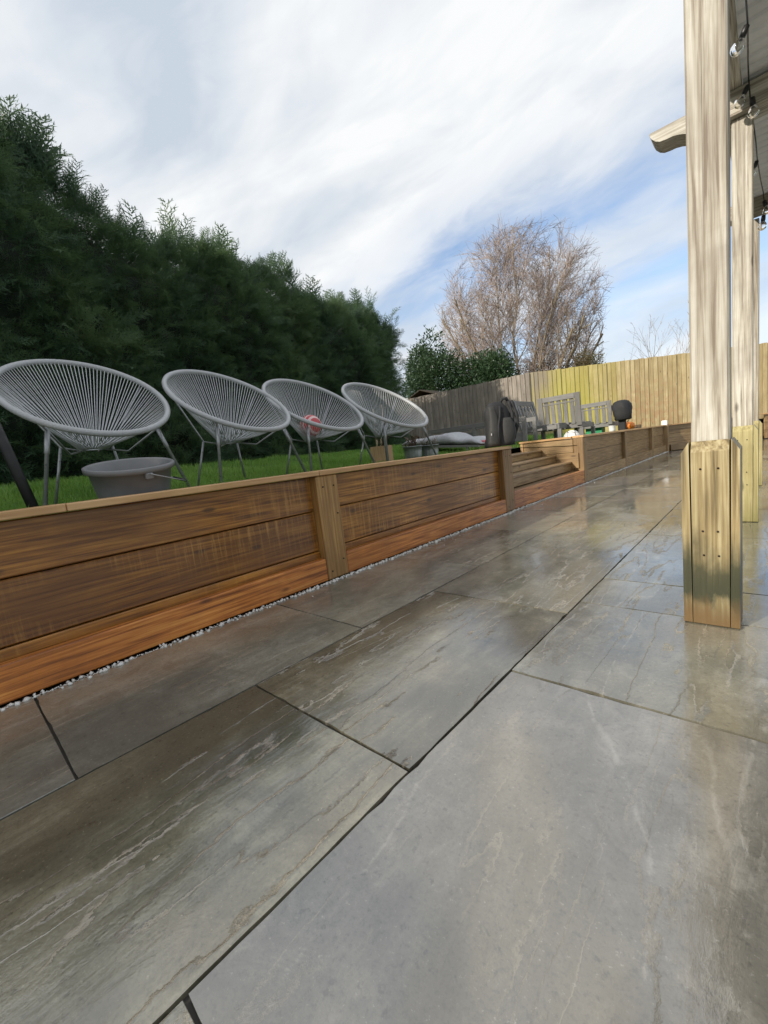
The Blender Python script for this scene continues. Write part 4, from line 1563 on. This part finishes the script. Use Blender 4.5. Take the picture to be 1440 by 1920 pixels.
def place_plumes(P, D, S, tl, r):
    """P positions, D directions, S lengths -> vertex array"""
    out = []
    D = D / np.linalg.norm(D, axis=1, keepdims=True)
    a = r.normal(size=D.shape)
    X = np.cross(D, a)
    X /= np.linalg.norm(X, axis=1, keepdims=True)
    Y = np.cross(D, X)
    which = r.integers(0, len(tl), len(P))
    for k, T in enumerate(tl):
        m = which == k
        if not m.any():
            continue
        v = T.reshape(1, -1, 3)
        X_, Y_, D_, S_, P_ = X[m][:, None], Y[m][:, None], D[m][:, None], S[m][:, None, None], P[m][:, None]
        # tips nod over a little
        q = P_ + S_ * (X_ * v[..., 0:1] + Y_ * v[..., 1:2] + D_ * v[..., 2:3])
        q = q + np.array([0, 0, -1.0]) * (S_ * 0.16 * v[..., 2:3] ** 2)
        out.append(q.reshape(-1, 3))
    return np.concatenate(out)


hs, hd = math.sin(R(12)), math.cos(R(12))
H0 = np.array([-5.02, 0.0, 0.0])
AL = np.array([-hs, hd, 0.0])                              # along the hedge
OUT = np.array([hd, hs, 0.0])                              # its face normal, towards the patio


def bump_fn(s, z):
    return 0.12 * np.sin(s * 2.1 + 0.7 * np.sin(z * 2.3)) + 0.09 * np.sin(s * 4.7 + z * 3.1) + 0.07 * np.sin(z * 5.3 - s * 1.9)


def top_fn(s):
    return 3.72 + 0.13 * np.sin(s * 1.7 + 0.4) + 0.10 * np.sin(s * 4.1 + 1.0) + 0.25 * np.exp(-((s - 1.0) / 0.8) ** 2) + 0.10 * np.exp(-((s - 8.0) / 0.8) ** 2)


TH = 1.7
SEND = 8.75


def hedge_part(n, s0, s1, tl, zone, sc, r):
    s = r.uniform(s0, s1, n)
    top = top_fn(s)
    if zone == 'face':
        z = 0.62 + (top - 0.62) * r.uniform(0, 1, n)
        edge = np.clip((z - (top - 0.5)) / 0.5, 0, 1)
        endr = np.clip((s - (SEND - 0.5)) / 0.5, 0, 1)
        o = bump_fn(s, z) - 0.35 * edge ** 2 - 0.6 * endr ** 2 - r.uniform(0, 0.18, n)
        P = H0 + s[:, None] * AL + o[:, None] * OUT
        P[:, 2] = z
        D = OUT[None] * r.uniform(0.35, 1.0, n)[:, None] + AL[None] * r.normal(0, 0.45, n)[:, None]
        D[:, 2] += r.uniform(-0.15, 0.95, n) + edge * 0.8
    elif zone == 'top':
        o = -r.uniform(0.12, TH - 0.1, n)
        P = H0 + s[:, None] * AL + o[:, None] * OUT
        P[:, 2] = top - 0.1 + 0.12 * np.sin(o * 3 + s * 3)
        D = OUT[None] * r.normal(0, 0.30, n)[:, None] + AL[None] * r.normal(0.05, 0.32, n)[:, None]
        D[:, 2] += 1.0
    elif zone == 'back':  # unseen rear sprays, added to cast shade on the left fence
        o = -r.uniform(TH, 4.7, n)
        P = H0 + s[:, None] * AL + o[:, None] * OUT
        P[:, 2] = top - 0.35
        D = r.normal(0, 0.4, (n, 3))
        D[:, 2] += 1.0
    elif zone == 'end':
        o = -r.uniform(0.0, TH, n)
        z = 0.62 + (3.7 - 0.62) * r.uniform(0, 1, n)
        P = H0 + (SEND - r.uniform(0, 0.25, n))[:, None] * AL + o[:, None] * OUT
        P[:, 2] = z
        D = AL[None] * r.uniform(0.4, 1.0, n)[:, None] + OUT[None] * r.normal(0, 0.4, n)[:, None]
        D[:, 2] += r.uniform(0.0, 1.0, n)
    S = r.uniform(sc[0], sc[1], n)
    if zone == 'top':
        # leaders: clusters of taller shoots break the outline
        cl = np.exp(-((np.mod(s * 1.13 + 0.35 * np.sin(s * 2.3), 1.0) - 0.5) / 0.13) ** 2)
        S = S * (0.75 + 0.85 * cl)
    return P, D, S


rh = np.random.default_rng(5)
chunks = []
for (n, s0, s1, tl, zone, sc) in ((8600, -2.6, 8.6, temps, 'face', (0.20, 0.42)),
                                  (2600, -2.6, 8.75, temps, 'top', (0.26, 0.58)),
                                  (650, 0, 0, temps, 'end', (0.22, 0.45)),
                                  (1900, -9.0, -2.6, temps_lo, 'face', (0.4, 0.7)),
                                  (500, -9.0, -2.6, temps_lo, 'top', (0.4, 0.7)),
                                  (900, -0.6, 8.6, temps_lo, 'back', (0.4, 0.7))):
    P_, D_, S_ = hedge_part(n, s0, s1, tl, zone, sc, rh)
    chunks.append(place_plumes(P_, D_, S_, tl, rh))
HV = np.concatenate(chunks)
hedge = thing('conifer_hedge', 'tall dark green conifer hedge along the lawn behind the round chairs', 'hedge', (0, 0, 0))
np_mesh('foliage', HV, np.arange(len(HV)), 3, M_hedge, hedge)
# opaque inner mass, deepened unseen at the rear to shade the left fence
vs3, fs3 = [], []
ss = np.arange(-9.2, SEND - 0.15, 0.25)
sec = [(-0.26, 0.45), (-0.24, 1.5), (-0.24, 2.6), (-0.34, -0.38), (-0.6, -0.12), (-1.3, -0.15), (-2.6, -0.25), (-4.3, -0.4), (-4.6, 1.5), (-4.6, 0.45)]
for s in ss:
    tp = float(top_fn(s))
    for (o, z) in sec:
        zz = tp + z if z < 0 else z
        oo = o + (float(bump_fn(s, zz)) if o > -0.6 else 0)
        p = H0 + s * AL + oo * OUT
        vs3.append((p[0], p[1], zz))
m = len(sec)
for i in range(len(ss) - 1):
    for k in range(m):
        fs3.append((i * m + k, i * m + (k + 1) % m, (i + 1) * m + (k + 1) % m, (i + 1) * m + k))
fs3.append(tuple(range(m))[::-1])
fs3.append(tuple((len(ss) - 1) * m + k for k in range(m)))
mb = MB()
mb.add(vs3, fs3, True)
mb.build('inner_growth_and_shade_mass', M_core, hedge)


# ------------------------------------------------------------------ broadleaf evergreens behind the grey fence
def leaf_crown(name, label, cat, c, rad, n, L, mat, seed, base=0.45, group=None, lumps=9):
    r = np.random.default_rng(seed)
    c = np.array(c)
    t = thing(name, label, cat, (c[0], c[1], base), 0, group)
    lc = r.normal(size=(lumps, 3))
    lc /= np.linalg.norm(lc, axis=1, keepdims=True)
    lc = lc * r.uniform(0.3, 0.75, (lumps, 1)) * np.array(rad)
    k = r.integers(0, lumps, n)
    d = r.normal(size=(n, 3))
    d /= np.linalg.norm(d, axis=1, keepdims=True)
    P = lc[k] + d * (r.uniform(0.35, 1.0, (n, 1)) ** 0.5) * np.array(rad) * r.uniform(0.35, 0.55, (n, 1))
    P = P + c - np.array([c[0], c[1], base])
    D = d + r.normal(0, 0.5, (n, 3))
    D /= np.linalg.norm(D, axis=1, keepdims=True)
    X = np.cross(D, r.normal(size=(n, 3)))
    X /= np.linalg.norm(X, axis=1, keepdims=True)
    Ls = (L * r.uniform(0.6, 1.2, n))[:, None]
    V = np.stack([P, P + D * Ls * 0.5 + X * Ls * 0.22, P + D * Ls, P + D * Ls * 0.5 - X * Ls * 0.22], 1).reshape(-1, 3)
    np_mesh('crown', V, np.arange(len(V)), 4, mat, t)
    mb = MB()
    for i in range(6):
        q = lc[i % lumps] + c - np.array([c[0], c[1], base])
        mb.tube([(random.uniform(-.1, .1), random.uniform(-.1, .1), 0), (q[0] * 0.4, q[1] * 0.4, q[2] * 0.5), tuple(q)], [0.06, 0.04, 0.015], 6)
    mb.build('trunk', M_dead, t)
    return t


leaf_crown('evergreen_tree', 'dark broadleaf evergreen with gaps of sky, just past the hedge end', 'tree', (-9.35, 12.9, 3.3), (1.15, 1.0, 1.75), 7000, 0.12, M_laurel, 31, group='evergreens beyond the grey fence')
leaf_crown('evergreen_tree', 'dense rounded evergreen behind the middle of the grey fence', 'tree', (-8.0, 13.0, 2.75), (1.75, 1.0, 1.5), 18000, 0.12, M_laurel, 32, group='evergreens beyond the grey fence', lumps=14)
leaf_crown('evergreen_tree', 'lowest evergreen, beside the pale stems of the bare tree', 'tree', (-6.75, 13.2, 2.2), (1.2, 0.9, 1.4), 12000, 0.12, M_laurel, 33, group='evergreens beyond the grey fence', lumps=12)
leaf_crown('bush', 'brownish rounded bush under the right side of the bare tree', 'bush', (-4.1, 13.9, 2.35), (0.62, 0.55, 0.80), 5200, 0.06, M_bush, 34, lumps=12)
leaf_crown('bush', 'olive bush low between the stems of the bare tree', 'bush', (-6.3, 17.0, 2.6), (1.5, 0.9, 1.3), 5000, 0.09, M_bush, 35, lumps=12)

# shed gable beyond the fence
sh = thing('shed', 'low dark shed roof just showing over the grey fence', 'shed', (-8.35, 11.7, 0.45))
mb = MB()
mb.box((0, 0, 0.95), (1.5, 0.8, 1.9), None, 0.01)
mb.build('wall', M_rail, sh)
mb = MB()
for s in (-1, 1):
    vs4 = [(0, -0.5, 2.20), (s * 0.9, -0.5, 1.86), (s * 0.9, 0.5, 1.86), (0, 0.5, 2.20)]
    vs4 += [(a, b, c - 0.03) for a, b, c in vs4]
    mb.add(vs4, [(0, 1, 2, 3), (7, 6, 5, 4), (0, 4, 5, 1), (1, 5, 6, 2), (2, 6, 7, 3), (3, 7, 4, 0)])
mb.build('roof', M_soil, sh)


# ------------------------------------------------------------------ bare trees
def bare_tree(label, base, inside, nstem, H, r0, seed, maxd=4, spread=0.6, group=None, twigs=1.0, seglen=0.42, up_=0.035):
    rt = random.Random(seed)
    t = thing('bare_tree', label, 'tree', base, 0, group)
    thick, thin = MB(), MB()
    cnt = [0]

    def grow(p, d, L, r, depth):
        n = max(3, int(L / seglen))
        pts = [p.copy()]
        rad = [r]
        q = p.copy()
        dd = d.copy()
        kids = []
        for i in range(n):
            dd = (dd + Vector((rt.gauss(0, 0.10), rt.gauss(0, 0.10), up_ + rt.gauss(0, 0.05)))).normalized()
            q = q + dd * (L / n)
            pts.append(q.copy())
            rad.append(max(r * (1 - 0.85 * (i + 1) / n), 0.003))
            kids.append((q.copy(), dd.copy(), rad[-1], (i + 1) / n))
            if not inside(q):
                break
        (thick if depth < 2 else thin).tube(pts, rad, 6 if depth < 1 else (4 if depth < 2 else 3), cap=False, smooth=depth < 2)
        cnt[0] += 1
        if depth >= maxd:
            return
        for (q, dd, rr_, tt) in kids:
            if tt < (0.15 if depth == 0 else 0.08):
                continue
            m_ = [2.0, 2.2, 1.7, 1.2][min(depth, 3)] * twigs
            k = int(m_) + (1 if rt.random() < m_ % 1 else 0)
            for _ in range(k):
                ax = Vector((rt.gauss(0, 1), rt.gauss(0, 1), rt.gauss(0, 0.5))).normalized()
                nd = (dd + ax * (0.55 if depth < 2 else 0.7)).normalized()
                if nd.z < -0.05:
                    nd.z = abs(nd.z) * 0.3
                grow(q, nd, L * rt.uniform(0.30, 0.52) * (1.15 - 0.45 * tt), max(rr_ * 0.6, 0.004), depth + 1)
    for i in range(nstem):
        a = 2 * math.pi * i / nstem + rt.uniform(-0.25, 0.25)
        sp = spread * ((i * 7 % nstem + 0.7) / nstem) * rt.uniform(0.85, 1.15)
        d = Vector((math.cos(a) * sp, math.sin(a) * sp, 1)).normalized()
        grow(Vector((math.cos(a) * 0.25 * (sp + 0.2), math.sin(a) * 0.25 * (sp + 0.2), 0)), d, H * rt.uniform(0.85, 1.05), r0 * rt.uniform(0.6, 1.0), 0)
    thick.build('trunk', M_twood, t)
    thin.build('crown', M_twig, t)
    print('tree', label, cnt[0], len(thin.f))
    return t


def dome_tree(label, base, seed):
    """round-headed tree: stems fan from a low bole and every twig ends near the dome"""
    rt = random.Random(seed)
    t = thing('bare_tree', label, 'tree', base, 0)
    thick, thin = MB(), MB()
    skel = []

    def inside(p):
        x, y, z = p.x / 3.15, p.y / 2.5, (p.z - 4.65) / 3.35
        if p.z < 1.6:
            return math.hypot(p.x, p.y) < 0.35 + p.z * 0.9
        if z < 0:
            z *= 0.70
        bumpy = 1 + 0.06 * math.sin(p.x * 2.3 + p.z * 1.7) * math.cos(p.y * 2.1 - p.z)
        return x * x + y * y + z * z < bumpy

    def rnd(k):
        return Vector((rt.gauss(0, k), rt.gauss(0, k), rt.gauss(0, k)))

    def limb(p, d, L, r, depth):
        seg = (0.42, 0.30, 0.20, 0.15)[depth]
        n = max(2, int(L / seg))
        q, dd = p.copy(), d.copy()
        pts, rad, nodes = [p.copy()], [r], []
        for i in range(n):
            out = Vector((q.x, q.y, q.z * 0.6 + 0.4)).normalized()
            dd = (dd + rnd(0.10) + out * 0.05 + Vector((0, 0, 0.02))).normalized()
            q = q + dd * (L / n)
            if not inside(q):
                break
            pts.append(q.copy())
            rad.append(max(r * (1 - 0.82 * (i + 1) / n), 0.0035))
            nodes.append((q.copy(), dd.copy(), rad[-1], (i + 1) / n))
        if len(pts) < 2:
            return
        (thick if depth < 2 else thin).tube(pts, rad, (7, 5, 3, 3)[depth], cap=False, smooth=depth < 2)
        if depth < 2:
            skel.extend((q_, d_, r_) for (q_, d_, r_, _t) in nodes)
        if depth == 3:
            return
        m = (1.2, 1.5, 1.3)[depth]
        for (q, dd, rr_, tt) in nodes:
            if tt < (0.22, 0.12, 0.1)[depth]:
                continue
            k = int(m) + (1 if rt.random() < m % 1 else 0)
            for _ in range(k):
                out = Vector((q.x, q.y, max(q.z - 1.0, 0.2))).normalized()
                nd = (dd * 0.75 + out * 0.35 + rnd(0.42)).normalized()
                if nd.z < -0.15:
                    nd.z *= -0.3
                LL = (2.6, 1.15, 0.55)[depth] * rt.uniform(0.6, 1.1) * (1.1 - 0.3 * tt)
                limb(q, nd, LL, max(rr_ * 0.6, 0.004), depth + 1)
    ns = 30
    for i in range(ns):
        u = (i + 0.5) / ns
        el = math.acos(1 - u * 0.80)                      # spread over the upper cap
        az = i * 2.39996 + rt.uniform(-0.2, 0.2)
        d = Vector((math.sin(el) * math.cos(az), math.sin(el) * math.sin(az) * 0.85, math.cos(el))).normalized()
        d0 = (d + Vector((0, 0, 0.30))).normalized()
        b0 = Vector((math.cos(az), math.sin(az), 0)) * 0.22 * (0.3 + u)
        limb(b0, d0, 8.8, 0.060 * rt.uniform(0.6, 1.0), 0)
    # further boughs reach every part of the dome from the nearest limb below it
    N = np.array([list(q) for q, _, _ in skel])
    Nn = np.linalg.norm(N, axis=1)
    made = 0
    while made < 1500:
        v = Vector((rt.gauss(0, 1), rt.gauss(0, 1), rt.gauss(0, 1))).normalized() * (rt.uniform(0.12, 1.0) ** 0.40)
        S = Vector((v.x * 3.15, v.y * 2.5, v.z * 3.35 + 4.65))
        if S.z < 1.9 or not inside(S) or (S.z < 3.2 and math.hypot(S.x, S.y) < 0.4):
            continue
        ds = np.linalg.norm(N - np.array(S), axis=1) + np.where(Nn > S.length - 0.25, 50.0, 0.0)
        k = int(np.argmin(ds))
        q, d_, r_ = skel[k]
        L = (S - q).length
        if ds[k] > 40 or L < 0.15:
            made += 1
            continue
        c_ = q.lerp(S, 0.25) + d_ * (L * 0.25) + Vector((0, 0, 0.04 * L))
        n_ = max(3, int(L / 0.25))
        pts = []
        for i in range(n_ + 1):
            u = i / n_
            pts.append(q * (1 - u) ** 2 + c_ * (2 * u * (1 - u)) + S * u * u + (rnd(0.018) if 0 < i else Vector()))
        r0 = min(max(r_ * 0.6, 0.006), 0.016)
        thin.tube(pts, [r0 * (1 - 0.65 * i / n_) for i in range(n_ + 1)], 3, cap=False, smooth=False)
        for i in range(1, n_ + 1):
            for _ in range(2 if i < n_ else 3):
                dd = ((pts[i] - pts[i - 1]).normalized() * 0.8 + rnd(0.42) + Vector((0, 0, 0.1))).normalized()
                Lt = rt.uniform(0.2, 0.55)
                p1 = pts[i] + dd * Lt * 0.5
                p2 = p1 + (dd + rnd(0.2)).normalized() * Lt * 0.5
                thin.tube([pts[i], p1, p2], [0.005, 0.004, 0.003], 3, cap=False, smooth=False)
        made += 1
    thick.build('trunk', M_twood, t)
    thin.build('crown', M_twig, t)
    print('dome', len(thin.f), len(thick.f))
    return t


dome_tree('big round-crowned bare tree with many pale stems behind the fence', (-7.1, 16.0, 0.45), 5)


def small_env(h):
    return lambda p: p.z < h


for i, (x, y, h, lab) in enumerate(((-3.55, 18.0, 3.4, 'thin leafless sapling leaning right, farthest left of three over the fence'),
                                    (-2.85, 18.3, 3.7, 'upright leafless sapling, middle of three above the fence'),
                                    (-2.2, 17.8, 3.55, 'leafless sapling nearest the front pergola post'))):
    bare_tree(lab, (x, y, 0.45), small_env(h), 2, h, 0.03, 40 + i, 2, 0.25, group='saplings above the sunlit fence', twigs=0.8)
